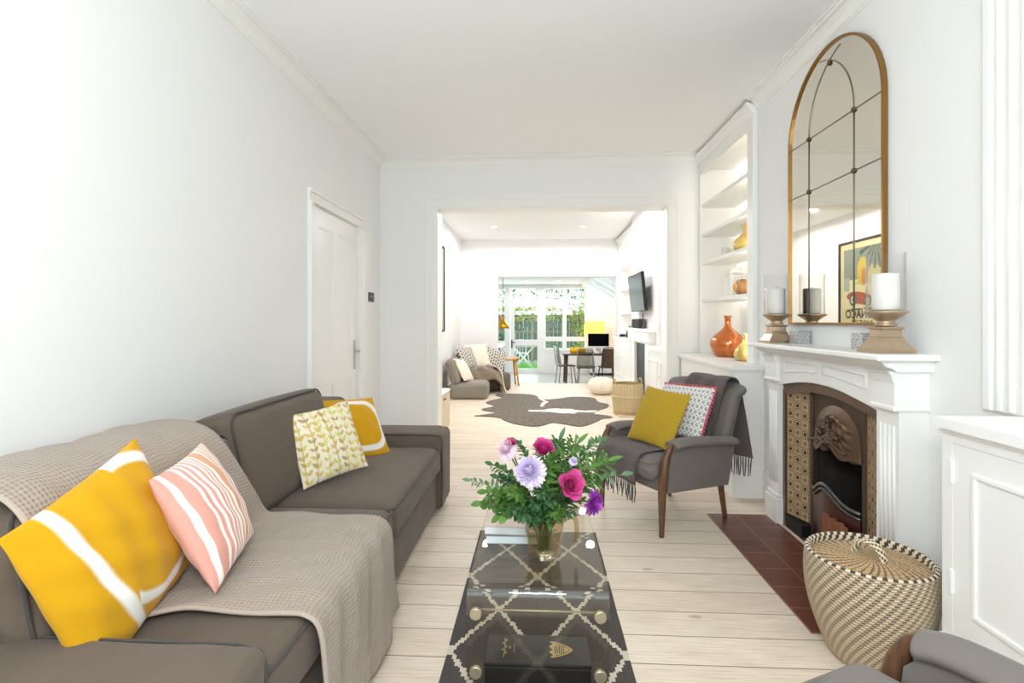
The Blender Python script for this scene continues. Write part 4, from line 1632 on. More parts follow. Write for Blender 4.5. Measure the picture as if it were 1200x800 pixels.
# rim rolls over and goes down inside
def rim(u, v):
    a = 2*pi*u
    r0 = rad(1)
    if v < .3:
        t = v/.3*pi
        return ((r0-.008+.008*cos(t))*cos(a), (r0-.008+.008*cos(t))*sin(a), Hh+.006*sin(t))
    t = (v-.3)/.7
    return ((r0-.016)*cos(a), (r0-.016)*sin(a), Hh-.06*t)
mb.grid(rim, nst, 12, cu=True, col=lambda u, v: DK if (int(u*nst)-int(v*6)) % 4 < 2 else CR, facecol=True)
mb.grid(lambda u, v: (.125*v*cos(2*pi*u), .125*v*sin(2*pi*u), .002), 40, 2, cu=True, col=lambda u, v: CR)
mb.build('basket_body', M['wickerprint'], bk_)
TN, DT = lin('#b3936a'), lin('#6f5a45')
nl = 150
def lidp(u, v):
    a = 2*pi*u
    r = (rad(1)-.018)*v+.001
    k = (v*28) % 2
    return (r*cos(a), r*sin(a), Hh-.022+.020*(1-v*v)+(.0015 if k > 1 else 0))
def lidc(u, v):
    # radial dashes that curve like a turbine
    s = (u*36 + v*3.2) % 1.0
    j = int(v*28)
    return DT if s < .28 + .1*(j % 2) else mixc(TN, lin('#c9ab80'), .5+.5*sin(j*2.1+u*30))
mb = MB().grid(lidp, nl, 28, cu=True, col=lidc, facecol=True)
mb.build('lid', M['wickerprint'], bk_)
hn = MB()
def hnd(u, v):
    t = pi*u
    c = Vector((.0, .05*cos(t), Hh-.008+.056*sin(t)))
    n1 = Vector((1, 0, 0)); n2 = Vector((0, cos(t), sin(t)))
    a = 2*pi*v
    return c+n1*.019*cos(a)+n2*.009*sin(a)
hn.grid(hnd, 22, 14, cv=True, col=lambda u, v: DK if (int(u*22)+int(v*14)) % 3 < 1 else CR, facecol=True, mat=Matrix.Rotation(.5, 4, 'Z'))
hn.build('handle', M['wickerprint'], bk_)

# ------------------------------------------------------------------ bookcase in the alcove beyond the fireplace
bc = thing('bookcase', 'tall white built-in bookcase with lit shelves beyond the fireplace', 'bookcase', (1.70, 4.26, .90))
def bl(mb):
    bmesh.ops.translate(mb.bm, vec=(-1.70, -4.26, -.90), verts=mb.bm.verts[:])
    return mb
bl(MB().box(1.505, 1.54, 3.665, 3.765, .901, 2.62, .002).box(1.54, 1.895, 3.665, 3.68, .901, 2.72).box(1.54, 1.895, 3.68, 3.70, .901, 2.72)).build('side_panel', G, bc)
bl(MB().box(1.505, 1.54, 4.825, 4.875, .901, 2.62, .002).box(1.54, 1.895, 4.84, 4.875, .901, 2.72)).build('side_panel', G, bc)
bl(MB().box(1.872, 1.895, 3.70, 4.84, .901, 2.72)).build('back_panel', G, bc)
mb = MB().box(1.505, 1.54, 3.665, 4.875, 2.56, 2.70, .002).box(1.54, 1.872, 3.70, 4.84, 2.60, 2.62)
mb.prism([(1.54, 2.66), (1.50, 2.66), (1.488, 2.68), (1.478, 2.70), (1.462, 2.715), (1.462, 2.735), (1.54, 2.735)], 'y', 3.665, 4.875)
bl(mb).build('crown', G, bc)
shelves = [1.400, 1.745, 2.005, 2.275]
for z in shelves:
    bl(MB().box(1.52, 1.872, 3.70, 4.84, z-.028, z, .002)).build('shelf', G, bc)
led = emit('warm_led_strip', '#fff3de', 7)
for z in [2.60] + shelves:
    bl(MB().box(1.835, 1.845, 3.72, 4.82, z-.036, z-.029)).build('light_strip', led, bc)

bl(MB().box(1.545, 1.556, 3.703, 3.712, .95, 2.55)).build('light_strip', emit('warm_led_bar', '#fff3de', 190), bc)
# base cupboard under the bookcase
def cupboard(name, label, x0, x1, y0, y1, top=.90, doors=2, plinth=.2, hinge=False, rows=None, endp=True, over=.025, notch=None):
    t = thing(name, label, 'cupboard', (x0, (y0+y1)/2, 0))
    off = Vector((-x0, -(y0+y1)/2, 0))
    def ll(mb):
        bmesh.ops.translate(mb.bm, vec=off, verts=mb.bm.verts[:])
        return mb
    nx, ny = notch if notch else (x1, y0+.001)
    def slab(mb, xa, ya, za, zb, bev=0.0):
        if notch:
            mb.box(xa, nx, ya, ny, za, zb, bev).box(xa+.0003, x1, ny-.0005, y1, za, zb, bev)
        else:
            mb.box(xa, x1, ya, y1, za, zb, bev)
        return mb
    mb = slab(MB(), x0+.022, y0+.002, 0, top-.03)
    # face frame
    mb.box(x0, x0+.022, y0, y0+.04, 0, top-.03).box(x0, x0+.022, y1-.04, y1, 0, top-.03).box(x0, x0+.022, y0, y1, 0, plinth+.03).box(x0, x0+.022, y0, y1, top-.075, top-.03)
    ll(mb).build('carcass', G, t)
    ll(slab(slab(MB(), x0-.014, y0-.014, 0, plinth-.035), x0-.008, y0-.008, plinth-.035, plinth)).build('plinth', G, t)
    ll(slab(slab(MB(), x0-over, y0-over, top-.03, top), x0-.010, y0-.010, top-.045, top-.03)).build('worktop', G, t)
    w = (y1-y0-.08)/doors
    for k in range(doors):
        a, b = y0+.04+k*w+.002, y0+.04+(k+1)*w-.002
        z0, z1 = plinth+.032, top-.077
        d = MB().box(x0+.002, x0+.02, a, b, z0, z1, .0015)
        m = .07
        for (p, q, r, s) in ((a+m, b-m, z0+m, z0+m+.016), (a+m, b-m, z1-m-.016, z1-m), (a+m, a+m+.016, z0+m, z1-m), (b-m-.016, b-m, z0+m, z1-m)):
            d.box(x0-.006, x0+.003, p, q, r, s, .004)
        dd = ll(d).build('door', G, t)
        if not hinge:
            yk = (b-.03) if k % 2 == 0 else (a+.03)
            kb = MB().tube([(x0+.002, yk, .60), (x0-.012, yk, .60), (x0-.014, yk, .60), (x0-.026, yk, .60)], [.006, .006, .014, .012], 12)
            ll(kb).build('knob', G, dd)
    return t, ll
cupboard('base_cupboard', 'white panelled base cupboard beneath the bookcase beyond the fireplace', 1.335, 1.895, 3.555, 4.855, notch=(1.538, 3.672))
# near cupboard
t, ll = cupboard('alcove_cupboard', 'large white alcove cupboard with a moulded panel door behind the second armchair', 1.278, 1.895, .40, 1.685, .90, 1, .22, True, None, True, .03)
for z in (.36, .70):
    ll(MB().box(1.270, 1.282, 1.640, 1.652, z, z+.075, .002)).build('hinge', M['whiteplastic'], t)

# things on the bookcase
def bottle(name, label, p, prof, mat, n=36, sy=1):
    t = MB().lathe(prof, n, sy=sy).build(name, mat, None, Matrix.Translation(p))
    return tag(t, label, 'vase')
bottle('bottle_vase', 'large copper orange glass bottle vase on the white worktop', (1.60, 4.40, .9005), [(.001, 0), (.085, 0), (.105, .01), (.133, .06), (.143, .105), (.135, .145), (.105, .185), (.065, .215), (.034, .245), (.025, .27), (.024, .325), (.031, .335), (.031, .345), (.022, .345), (.020, .30), (.001, .29)], M['orangeglass'])
bottle('bottle_vase', 'small gold glass bottle vase next to the copper orange one', (1.565, 3.93, .9005), [(.001, 0), (.062, 0), (.078, .008), (.088, .045), (.083, .075), (.060, .11), (.035, .135), (.020, .155), (.016, .175), (.023, .188), (.020, .205), (.012, .206), (.001, .195)], M['goldglass'])
bottle('bottle_vase', 'pale gold glass bottle vase on a high lit shelf', (1.62, 4.05, 1.7455), [(.001, 0), (.08, 0), (.098, .012), (.103, .05), (.092, .085), (.060, .115), (.032, .135), (.027, .165), (.040, .18), (.040, .195), (.028, .195), (.001, .18)], M['goldglass'])
# white lantern
ln = thing('lantern', 'white metal candle lantern with open sides on the lower lit shelf', 'lantern', (1.66, 4.40, 1.4005), .1)
mb = MB().box(-.075, .075, -.075, .075, 0, .015).box(-.075, .075, -.075, .075, .20, .212)
for a in (-.07, .07):
    for b in (-.07, .07):
        mb.box(a-.006, a+.006, b-.006, b+.006, .01, .205)
for k in range(5):
    q = -.05+k*.025
    for (x, y) in ((q, -.07), (q, .07), (-.07, q), (.07, q)):
        mb.box(x-.002, x+.002, y-.002, y+.002, .15, .20)
for z in (.15, .175):
    mb.box(-.07, .07, -.072, -.068, z-.003, z+.003).box(-.07, .07, .068, .072, z-.003, z+.003).box(-.072, -.068, -.07, .07, z-.003, z+.003).box(.068, .072, -.07, .07, z-.003, z+.003)
mb.build('frame', M['whiteplastic'], ln)
MB().lathe([(.085*1.2, .212), (.055, .245), (.02, .252), (.018, .262), (.001, .265)], 4, rot=pi/4, smooth=False).build('lantern_roof', M['whiteplastic'], ln)
MB().tube([(0, .02*cos(pi*k/8), .262+.035*sin(pi*k/8)) for k in range(9)], .003, 6).build('handle', M['whiteplastic'], ln)
MB().lathe([(.001, .016), (.03, .016), (.03, .09), (.001, .09)], 20).build('candle', M['candle'], ln)
# ribbed wooden ornament
wo = thing('ornament', 'round ribbed wooden hedgehog-like ornament beside the white lantern', 'ornament', (1.585, 4.05, 1.4005))
mb = MB()
def orn(u, v):
    a = 2*pi*u
    t = pi*v
    rr = .062*(sin(t)**.7)*(1+.07*cos(16*t))
    return (-.052*cos(t)-.005, rr*cos(a), .062+rr*sin(a))
mb.grid(orn, 30, 60, cu=True)
mb.build('ribbed_body', wood('striped_brown_wood', '#5d4129', '#a57e50', .4, (50, 1, 1), 2), wo)
MB().lathe([(.001, 0), (.035, 0), (.03, .008), (.001, .012)], 20).build('face', M['oak'], wo, Matrix.Translation((-.055, 0, .062)) @ Matrix.Rotation(-pi/2, 4, 'Y'))
for k, (y, x) in enumerate(((4.60, 1.70), (4.50, 1.62))):
    tag(MB().lathe([(.001, 0), (.03, 0), (.034, .01), (.036, .09), (.034, .09), (.031, .012), (.001, .006)], 24).build('drinking_glass', M['clear'], None, Matrix.Translation((x, y, 1.7455))), ['clear tumbler further back on the shelf with the pale gold vase', 'clear tumbler nearer the gold vase on the same lit shelf'][k], 'glass')
# ------------------------------------------------------------------ back room
# vintage racing poster on the left wall (seen edge-on and in the mirror)
po = thing('framed_poster', 'black framed vintage motor racing poster on the back room wall', 'poster', mw=frame((-1.455, 7.36, 1.69), (0, 1, 0), (0, 0, 1)))
PW, PH = 1.06, 1.31
mb = MB().box(-PW/2, PW/2, -.018, .014, PH/2-.03, PH/2).box(-PW/2, PW/2, -.018, .014, -PH/2, -PH/2+.03).box(-PW/2, -PW/2+.03, -.018, .014, -PH/2, PH/2).box(PW/2-.03, PW/2, -.018, .014, -PH/2, PH/2)
mb.build('poster_frame', M['black'], po)
CRM, GRY, DRK, YEL, RED, ORG = lin('#fad9b0'), lin('#968f87'), lin('#4a4a45'), lin('#e8b93e'), lin('#c64836'), lin('#dd8250')
def poster(u, v):
    x, y = (u-.5), (v-.5)           # sheet -0.5..0.5
    if abs(x) > .42 or y > .43: return CRM
    c = CRM
    if y > .08: c = GRY
    # hillside
    if .02 < y <= .22 and y < .08+.11*sin((x+.5)*6)+.03: c = lin('#d9c08a')
    # dark fronds in the top corner nearest the start of the lettering
    dx, dy = x+.30, y-.47
    an = math.atan2(dy, dx)
    r = sqrt(dx*dx+dy*dy)
    if y > .18 and r < .36 and sin(an*16) > .1+r*.9: c = DRK
    # sun-lit abstract column
    if ((x+.02)/.13)**2+((y-.16)/.16)**2 < 1: c = YEL
    if ((x+.05)/.06)**2+((y-.10)/.10)**2 < 1: c = ORG
    if .28 < x < .42 and -.05 < y < .10: c = lin('#b8b2a2')
    # generic open-wheel car
    if ((x-.05)/.30)**2+((y+.14-.10*(x))/.07)**2 < 1: c = RED
    for wx, wy, wr in ((.20, -.15, .085), (-.12, -.17, .075)):
        d = sqrt((x-wx)**2+((y-wy)*1.2)**2)
        if d < wr: c = DRK
        if d < wr*.62: c = lin('#e8dcc0')
        if d < wr*.3: c = RED
    if abs(y+.255+.03*x) < .008 and abs(x) < .34: c = DRK
    return c
pr_ = MB().grid(lambda u, v: ((u-.5)*(PW-.06), 0, (v-.5)*(PH-.06)), 90, 110, col=poster, smooth=False).build('poster_sheet', M['cardprint'], po)
ink = plain('dark_print_ink', '#3a3a37', .6)
for s, sz, z in (('MONACO', .165, -.445), ('8 AOUT 1937', .078, -.535)):
    me = text_mesh(s, sz, .0005, 'CENTER', sz*.03)
    o = bpy.data.objects.new('lettering', me); COL.objects.link(o); o.parent = po
    o.location = (0, -.0012, z); o.rotation_euler = (pi/2, 0, 0)
    me.materials.append(ink)
MB().box(-PW/2+.02, PW/2-.02, -.010, -.007, -PH/2+.02, PH/2-.02).build('glazing', M['pane'], po)

# low cabinet just beyond the opening
lc = thing('low_cabinet', 'low pale beige cabinet just past the wide opening', 'cabinet', (-1.24, 5.46, 0))
MB().box(-.21, .225, -.36, .36, 0, .405, .003).build('carcass', M['palewood'], lc)
MB().box(-.215, .24, -.37, .37, .405, .43, .004).build('cabinet_top', M['gloss'], lc)
for a in (-.355, .003):
    d = MB().box(.225, .237, a, a+.352, .03, .395, .002).build('door', M['palewood'], lc)
    MB().tube([(.237, a+(.03 if a > -.1 else .32), .36), (.252, a+(.03 if a > -.1 else .32), .36)], .008, 8).build('knob', M['darkmetal'], d)

# modular low seats
def lounger(name, lab, p, rz, mat, L=.60, Wd=.62, h=.24, bh=.56):
    t = thing(name, lab, 'low chair', p, rz)
    MB().soft(-Wd/2, Wd/2, -L/2, L/2, 0, h, .05, 10, (.02, .02, .02), None, .004, 3).build('seat', mat, t)
    R = Matrix.Translation((0, L/2-.07, h+.10)) @ Matrix.Rotation(radians(-16), 4, 'X')
    MB().soft(-Wd/2, Wd/2, -.07, .07, -.12, bh-h-.05, .05, 10, (.01, .02, .02), R, .004, 5).build('backrest', mat, t)
    return t
lounger('lounge_chair', 'pale grey woven low lounge chair with a peach cushion by the back room wall', (-1.07, 8.05, 0), radians(90), M['greyweave'], .56, .56)
lounger('lounge_chair', 'dark taupe low lounge chair covered by a sheepskin and cream throw', (-.95, 8.98, 0), radians(30), M['darkweave'], .70, .74, .30, .60)
def cush(c, u, v, Wd, col, lab, seed, mat=None, T=.12):
    o = pillow(MB(), Wd, Wd, T, col, 60, .05, .004, seed).build('cushion', mat or M['print'], None, frame(c, u, v))
    return tag(o, lab, 'cushion')
def dots(x, z):
    a, b = (x/.045) % 1-.5, (z/.06+.5*(int(x/.045) % 2)) % 1-.5
    return lin('#54534f') if (a*a/.09+b*b/.12) < 1 else lin('#cfc9bf')
cush((-1.16, 8.02, .43), (.25, .95, -.1), (-.5, .1, .86), .40, lambda x, z: lin('#f1dccb') if int(x/.05) % 2 else lin('#f3e2d4'), 'pale peach cushion leaning on the pale grey lounge chair', 7)
cush((-1.22, 8.86, .56), (.5, .8, 0), (-.35, .25, .9), .42, dots, 'grey spotted cushion on the wall side of the dark lounge chair', 8)
cush((-1.06, 9.10, .58), (.85, .5, 0), (-.2, .4, .88), .46, None, 'large plain ivory cushion in the middle of the dark lounge chair', 9, M['ivory'])
cush((-.78, 9.22, .50), (.9, .25, -.3), (.15, .35, .9), .42, dots, 'grey spotted cushion nearest the oak stool', 10)
# sheepskin over the seat
def fur(u, v):
    a, b = 2*u-1, 2*v-1
    r = 1
    x = -.93 + .27*a - .05*b
    y = 8.62 + .26*b
    z = .375+.035*sin(5*a+2)*cos(4*b) - .22*max(0, abs(a)-.55)**1.2 - .24*max(0, -b-.35)
    return (x + .10*b*b*.3, y, max(.03, z))
sk = MB().grid(fur, 40, 40).build('sheepskin', M['fur'])
md = sk.modifiers.new('thickness', 'SOLIDIFY'); md.thickness = .03; md.offset = 1
tag(sk, 'brown sheepskin lying over the front of the dark lounge chair', 'sheepskin')
tpth = smooth_path([(-.86, 8.95, .44), (-.74, 8.82, .42), (-.655, 8.72, .38), (-.615, 8.66, .25), (-.60, 8.64, .10), (-.56, 8.60, .02)])
tLL = poly_len(tpth)
def ct(u, v):
    p = along(tpth, tLL, u*tLL[-1])
    w = .40
    return (p.x + (v-.5)*w*.45*(-.6) + .012*sin(20*v+6*u)*u, p.y + (v-.5)*w*.9, max(.008, p.z + .008*sin(14*v)))
th = MB().grid(ct, 30, 24).build('throw', M['cream_throw'])
md = th.modifiers.new('thickness', 'SOLIDIFY'); md.thickness = .014; md.offset = 1
tag(th, 'cream knitted throw hanging from the dark lounge chair to the floor', 'throw')

# oak stool
st = thing('stool', 'small oak stool standing by the kitchen opening', 'stool', (-.56, 9.52, 0), .3)
def seatf(u, v):
    return ((u-.5)*.40, (v-.5)*.26, .47+.03*(2*u-1)**2)
mb = MB().grid(seatf, 14, 6)
so = mb.build('seat', M['oak'], st)
md = so.modifiers.new('thickness', 'SOLIDIFY'); md.thickness = .035; md.offset = 1
for sx in (-1, 1):
    for sy in (-1, 1):
        MB().tube([(sx*.14, sy*.08, .475), (sx*.185, sy*.115, 0)], [.020, .017], 8).build('leg', M['oak'], st)
    MB().tube([(sx*.165, -.1, .2), (sx*.165, .1, .2)], .011, 8).build('rung', M['oak'], st)

# cowhide rug
hp_ = [(-.80, 6.42), (-.48, 6.36), (-.40, 6.14), (-.26, 5.93), (-.06, 5.80), (.06, 5.86), (.16, 6.06), (.30, 5.98), (.42, 5.86), (.50, 5.83), (.60, 5.95), (.74, 6.20), (.78, 6.32), (.96, 6.40), (.86, 6.55), (.70, 6.62), (.80, 6.90), (.98, 7.15), (1.02, 7.42), (.88, 7.60), (.90, 7.95), (.78, 8.10), (.52, 8.12), (.35, 7.92), (.12, 7.78), (.02, 7.92), (-.02, 8.22), (-.14, 8.36), (-.48, 8.42), (-.70, 8.36), (-.64, 8.12), (-.52, 7.98), (-.74, 7.60), (-.76, 7.42), (-.60, 7.22), (-.64, 7.08), (-.78, 6.92), (-.70, 6.78), (-.52, 6.70), (-.62, 6.55)]
hp_ = [(v.x, v.y) for v in smooth_path([Vector((a, b, 0)) for a, b in hp_] + [Vector((hp_[0][0], hp_[0][1], 0))], 1)][:-1]
hm = NT('brown_and_cream_cowhide')
o_c = hm.obj()
nz_ = hm.noise(hm.scaled(o_c, (1.7, 1.1, 1)), 1.6, 3, .45)
spt = hm.n('SeparateXYZ'); hm.l(o_c, spt.inputs[0])
# pale belly band
band = hm.math('ABSOLUTE', hm.math('ADD', hm.math('SUBTRACT', spt.outputs[1], 6.80), hm.math('MULTIPLY', hm.math('SUBTRACT', nz_, .5), .7)))
band2 = hm.math('ABSOLUTE', hm.math('ADD', hm.math('SUBTRACT', spt.outputs[0], .10), hm.math('MULTIPLY', hm.math('SUBTRACT', nz_, .5), .8)))
b1 = hm.math('MULTIPLY', hm.math('LESS_THAN', band, .085), hm.math('GREATER_THAN', spt.outputs[0], -.12))
b2 = hm.math('MULTIPLY', hm.math('LESS_THAN', band2, .05), hm.math('GREATER_THAN', spt.outputs[1], 7.15))
wh = hm.math('MAXIMUM', b1, b2)
hair = hm.noise(hm.scaled(o_c, (5, 2.2, 1)), 4, 6, .7)
br_ = hm.ramp(hair, [(.3, lin('#3f352d')), (.7, lin('#77685a'))])
colh = hm.mix(wh, br_, lin('#f3ead9'))
hm.pbr(colh, .85, 0, hm.bump(hair, .4, .004), .15, .2)
hide = MB().prism(hp_, 'z', .001, .009).build('cowhide_rug', hm.m)
tag(hide, 'brown and cream cowhide rug on the back room floor', 'rug')

# round woven basket and pouf
wb = thing('woven_basket', 'natural seagrass basket with a cuff near the armchair back', 'basket', (1.16, 6.68, 0))
def wr(v):
    return .165+.035*sin(min(1, v*1.0)*pi*.75)
SG1, SG2 = lin('#cfbb95'), lin('#b89f74')
rb2 = random.Random(9)
mb = MB().grid(lambda u, v: ((wr(v)+(.003 if int(v*48) % 2 else 0))*cos(2*pi*u), (wr(v)+(.003 if int(v*48) % 2 else 0))*sin(2*pi*u), .40*v), 80, 48, cu=True, col=lambda u, v: mixc(SG1, SG2, rb2.random()) if int(u*80) % 2 else mixc(SG1, lin('#dcc79c'), rb2.random()), facecol=True)
mb.grid(lambda u, v: ((wr(1)-.012-.0*v)*cos(2*pi*u), (wr(1)-.012)*sin(2*pi*u), .40-.39*v), 60, 6, cu=True, col=lambda u, v: SG2)
mb.grid(lambda u, v: (wr(0)*v*cos(2*pi*u), wr(0)*v*sin(2*pi*u), .004), 40, 2, cu=True, col=lambda u, v: SG2)
mb.build('basket_body', M['wickerprint'], wb)
MB().tube([((wr(.5)+.006)*cos(a*pi/24), (wr(.5)+.006)*sin(a*pi/24), .235) for a in range(49)], .010, 8).build('cuff', fabric('seagrass_roll', '#d2bf99', .1), wb)
for a in (0.4, 3.5):
    MB().tube([(wr(1)*cos(a+q), wr(1)*sin(a+q), .39+.07*cos(q/.28*pi/2)) for q in (-.28, -.2, -.1, 0, .1, .2, .28)], .009, 8).build('handle', fabric('seagrass_rope', '#c2a672', .1), wb)
pf = thing('pouf', 'round cream ribbed floor pouf beyond the seagrass basket', 'pouf', (1.05, 8.48, 0))
mb = MB()
def pff(u, v):
    a = 2*pi*u
    t = pi*v
    r = .225*(sin(t)**.55)*(1+.025*cos(24*a))
    return (r*cos(a), r*sin(a), .14-.14*cos(t)*(1-.12*sin(t)))
mb.grid(pff, 144, 24, cu=True)
mb.build('pouf_body', M['pouf'], pf)
# pale mint floor lantern
ml = thing('floor_lantern', 'pale mint framed floor lantern between the pouf and the seagrass basket', 'lantern', (1.27, 7.62, 0))
mb = MB().box(-.10, .10, -.10, .10, 0, .03).box(-.10, .10, -.10, .10, .27, .30).box(-.12, .12, -.12, .12, .30, .32)
for a in (-.09, .09):
    for b in (-.09, .09):
        mb.box(a-.012, a+.012, b-.012, b+.012, .03, .27)
mb.build('frame', M['mint'], ml)
MB().box(-.088, .088, -.003, .003, .03, .27).build('glass_pane', thin_glass('green_tinted_glass', '#cfe6c8'), ml, Matrix.Translation((0, -.088, 0)))
MB().box(-.003, .003, -.088, .088, .03, .27).build('glass_pane', thin_glass('green_tinted_glass_side', '#cfe6c8'), ml, Matrix.Translation((-.088, 0, 0)))
MB().lathe([(.001, .031), (.04, .031), (.04, .16), (.001, .16)], 20).build('candle', M['candle'], ml)

# fireplace of the back room
rf = thing('fireplace', 'white fireplace with a plain black opening below the television', 'fireplace', (1.45, 7.10, 0))
mb = MB().box(-.115, 0, -.75, .75, 1.06, 1.10, .005)
mb.box(-.09, 0, -.70, .70, .93, 1.06, .004)
mb.build('mantel_shelf', G, rf)
for a, b in ((-.66, -.32), (.40, .66)):
    MB().box(-.05, 0, a, b, 0, .93, .004).build('pilaster', G, rf)
MB().box(-.05, 0, -.32, .40, .90, .93).build('frieze', G, rf)
MB().box(-.012, -.002, -.32, .40, 0, .90).build('fire_opening', M['black'], rf)
tag(MB().box(1.02, 1.44, 6.45, 7.75, .0005, .012, .002).build('hearth', M['stone']), 'pale stone hearth slab in front of the back room fireplace', 'hearth')
# things on the back mantel
sb = thing('speaker', 'dark grey box speaker on the mantel beneath the television', 'speaker', (1.385, 7.12, 1.1005))
MB().soft(-.045, .045, -.26, .26, 0, .13, .02, 6).build('speaker_body', M['speaker'], sb)
MB().box(-.048, -.044, -.24, .24, .015, .115).build('grille_cloth', plain('charcoal_speaker_mesh', '#2a2a2a', .9), sb)
gvase = [(.001, 0), (.035, 0), (.04, .01), (.03, .05), (.022, .09), (.030, .13), (.024, .13), (.018, .09), (.001, .02)]
tag(MB().lathe(gvase, 20).build('glass_vase', M['clear'], None, Matrix.Translation((1.375, 6.58, 1.1005))), 'clear glass vase at the near end of the back room mantel', 'vase')
pot = thing('potted_plant', 'small potted plant on the cupboard past the back room fireplace', 'potted plant', (1.56, 8.25, .9205))
MB().lathe([(.001, 0), (.05, 0), (.065, .12), (.06, .12), (.05, .1), (.001, .1)], 20).build('pot', M['whiteplastic'], pot)
mb = MB()
for i in range(40):
    a = i*2.4
    d = Vector((cos(a), sin(a), 1.0+.8*sin(i)))
    leaf(mb, d.normalized()*.02+Vector((0, 0, .10)), d, (0, 0, 1) if i % 2 else (1, 0, 0), .14, .04)
mb.build('leaves', M['leaf2'], pot)
for k, (x, y, h, m) in enumerate(((1.53, 8.70, .10, 'darkmetal'), (1.50, 9.15, .05, 'black'), (1.50, 8.02, .11, 'copper'))):
    tag(MB().lathe([(.001, 0), (.05, 0), (.055, h*.5), (.04, h), (.03, h), (.001, h*.6)], 20).build('ornament', M[m], None, Matrix.Translation((x, y, .9205))), ['dark metal pot behind the small potted plant', 'low black dish at the far end of the cupboard top', 'copper pot next to the back room mantel'][k], 'ornament')

# television on an arm
tv = thing('television', 'black flat television on a wall arm above the back room fireplace', 'television', mw=frame((1.335, 6.98, 1.58), (.0, -1, 0), (-.10, 0, 1)))
MB().box(-.47, .47, -.015, .025, -.25, .25, .006).build('tv_body', M['black'], tv)
MB().box(-.458, .458, -.0165, -.0145, -.238, .238).build('screen', M['screen'], tv)
MB().box(-.15, .15, .025, .04, -.1, .1).tube([(0, .035, .0), (.12, .06, .0)], .02, 8).tube([(.12, .06, 0), (0.02, .10, 0)], .02, 8).build('bracket', M['black'], tv)
# cables under the television
tag(MB().tube(smooth_path([(1.43, 7.05, 1.30), (1.425, 7.02, 1.24), (1.435, 6.98, 1.18), (1.43, 7.0, 1.11)]), .006, 6).build('cable', M['speaker']), 'dark cable hanging between television and mantel', 'cable')

# cupboards and shelving either side
cupboard('base_cupboard', 'white two door cupboard in the near alcove of the back room', 1.33, 1.855, 5.10, 6.29, .90, 2, .15)
cupboard('base_cupboard', 'white cupboard in the far alcove beside the kitchen opening', 1.44, 1.855, 8.02, 9.77, .92, 2, .15)
def shelving(lab, y0, y1, x0, zs):
    t = thing('shelving', lab, 'shelving', (x0, (y0+y1)/2, .93))
    o = Vector((-x0, -(y0+y1)/2, -.93))
    def q(mb):
        bmesh.ops.translate(mb.bm, vec=o, verts=mb.bm.verts[:])
        return mb
    for a, b in ((y0, y0+.06), (y1-.06, y1)):
        q(MB().box(x0, 1.855, a, b, .93, 2.70, .002)).build('side_panel', G, t)
    q(MB().box(1.83, 1.855, y0, y1, .93, 2.70)).build('back_panel', G, t)
    q(MB().box(x0, 1.855, y0, y1, 2.56, 2.70, .002).prism([(x0, 2.66), (x0-.03, 2.69), (x0-.045, 2.72), (x0, 2.72)], 'y', y0, y1)).build('crown', G, t)
    for z in zs:
        q(MB().box(x0+.02, 1.83, y0+.06, y1-.06, z-.028, z)).build('shelf', G, t)
    for z in [2.56]+list(zs):
        q(MB().box(1.80, 1.81, y0+.08, y1-.08, z-.037, z-.03)).build('light_strip', led, t)
shelving('white lit shelving in the near alcove of the back room', 5.10, 6.29, 1.50, (1.35, 1.78, 2.17))
shelving('white lit shelving in the far alcove past the television', 8.02, 9.77, 1.52, (1.35, 1.78, 2.17))
pk = MB().lathe([(.001, 0), (.03, 0), (.045, .03), (.035, .07), (.015, .085), (.001, .085)], 16).build('ornament', plain('peach_shell', '#e9b98c', .5), None, Matrix.Translation((1.60, 5.75, 1.3505)))
tag(pk, 'small peach ornament on a near alcove shelf of the back room', 'ornament')
pf_ = thing('picture_frame', 'small standing picture frame on a high far alcove shelf', 'picture frame', mw=frame((1.62, 8.35, 1.94), (.15, -1, 0), (.2, 0, 1)))
MB().box(-.09, .09, -.008, .008, -.155, .155, .002).build('frame', M['darkmetal'], pf_)
MB().box(-.07, .07, -.010, -.008, -.13, .13).build('picture', plain('faded_print', '#b9b49a', .6, 0, .3, .4, 12), pf_)
pl2 = thing('potted_plant', 'tiny trailing plant beside the picture frame on the high shelf', 'potted plant', (1.59, 8.10, 1.7805))
MB().lathe([(.001, 0), (.04, 0), (.05, .09), (.045, .09), (.001, .07)], 16).build('pot', M['copper'], pl2)
mb = MB()
for i in range(36):
    a = i*2.4
    d = Vector((cos(a), sin(a), .6+.9*sin(i*1.3)))
    leaf(mb, Vector((0, 0, .09)), d, (0, 0, 1) if i % 2 else (1, 0, 0), .17, .04)
mb.build('leaves', M['hedge2'], pl2)

# recessed downlights of the back room
glow = emit('downlight_glow', '#fff6e6', 22)
first = None
dl = [(-.72, 7.20, 'over the far edge of the cowhide on the poster side'), (.74, 7.25, 'over the far edge of the cowhide on the television side'), (-.72, 8.45, 'deeper in the room above the lounge chairs'), (.74, 8.50, 'deeper in the room above the pouf'), (-.72, 5.9, 'close to the wide opening on the poster side'), (.74, 5.9, 'close to the wide opening on the television side')]
for i, (x, y, w) in enumerate(dl):
    lab = 'round recessed ceiling downlight '+w
    if first is None:
        first = thing('downlight', lab, 'ceiling light', (x, y, ZC), 0, 'recessed downlights in the back room')
        MB().lathe([(.058, -.001), (.060, -.005), (.048, -.007), (.046, -.001)], 28).build('trim_ring', M['trim'], first)
        MB().lathe([(.001, -.003), (.046, -.003)], 24).build('lamp', glow, first)
    else:
        dup(first, (x, y, ZC), 0, lab)
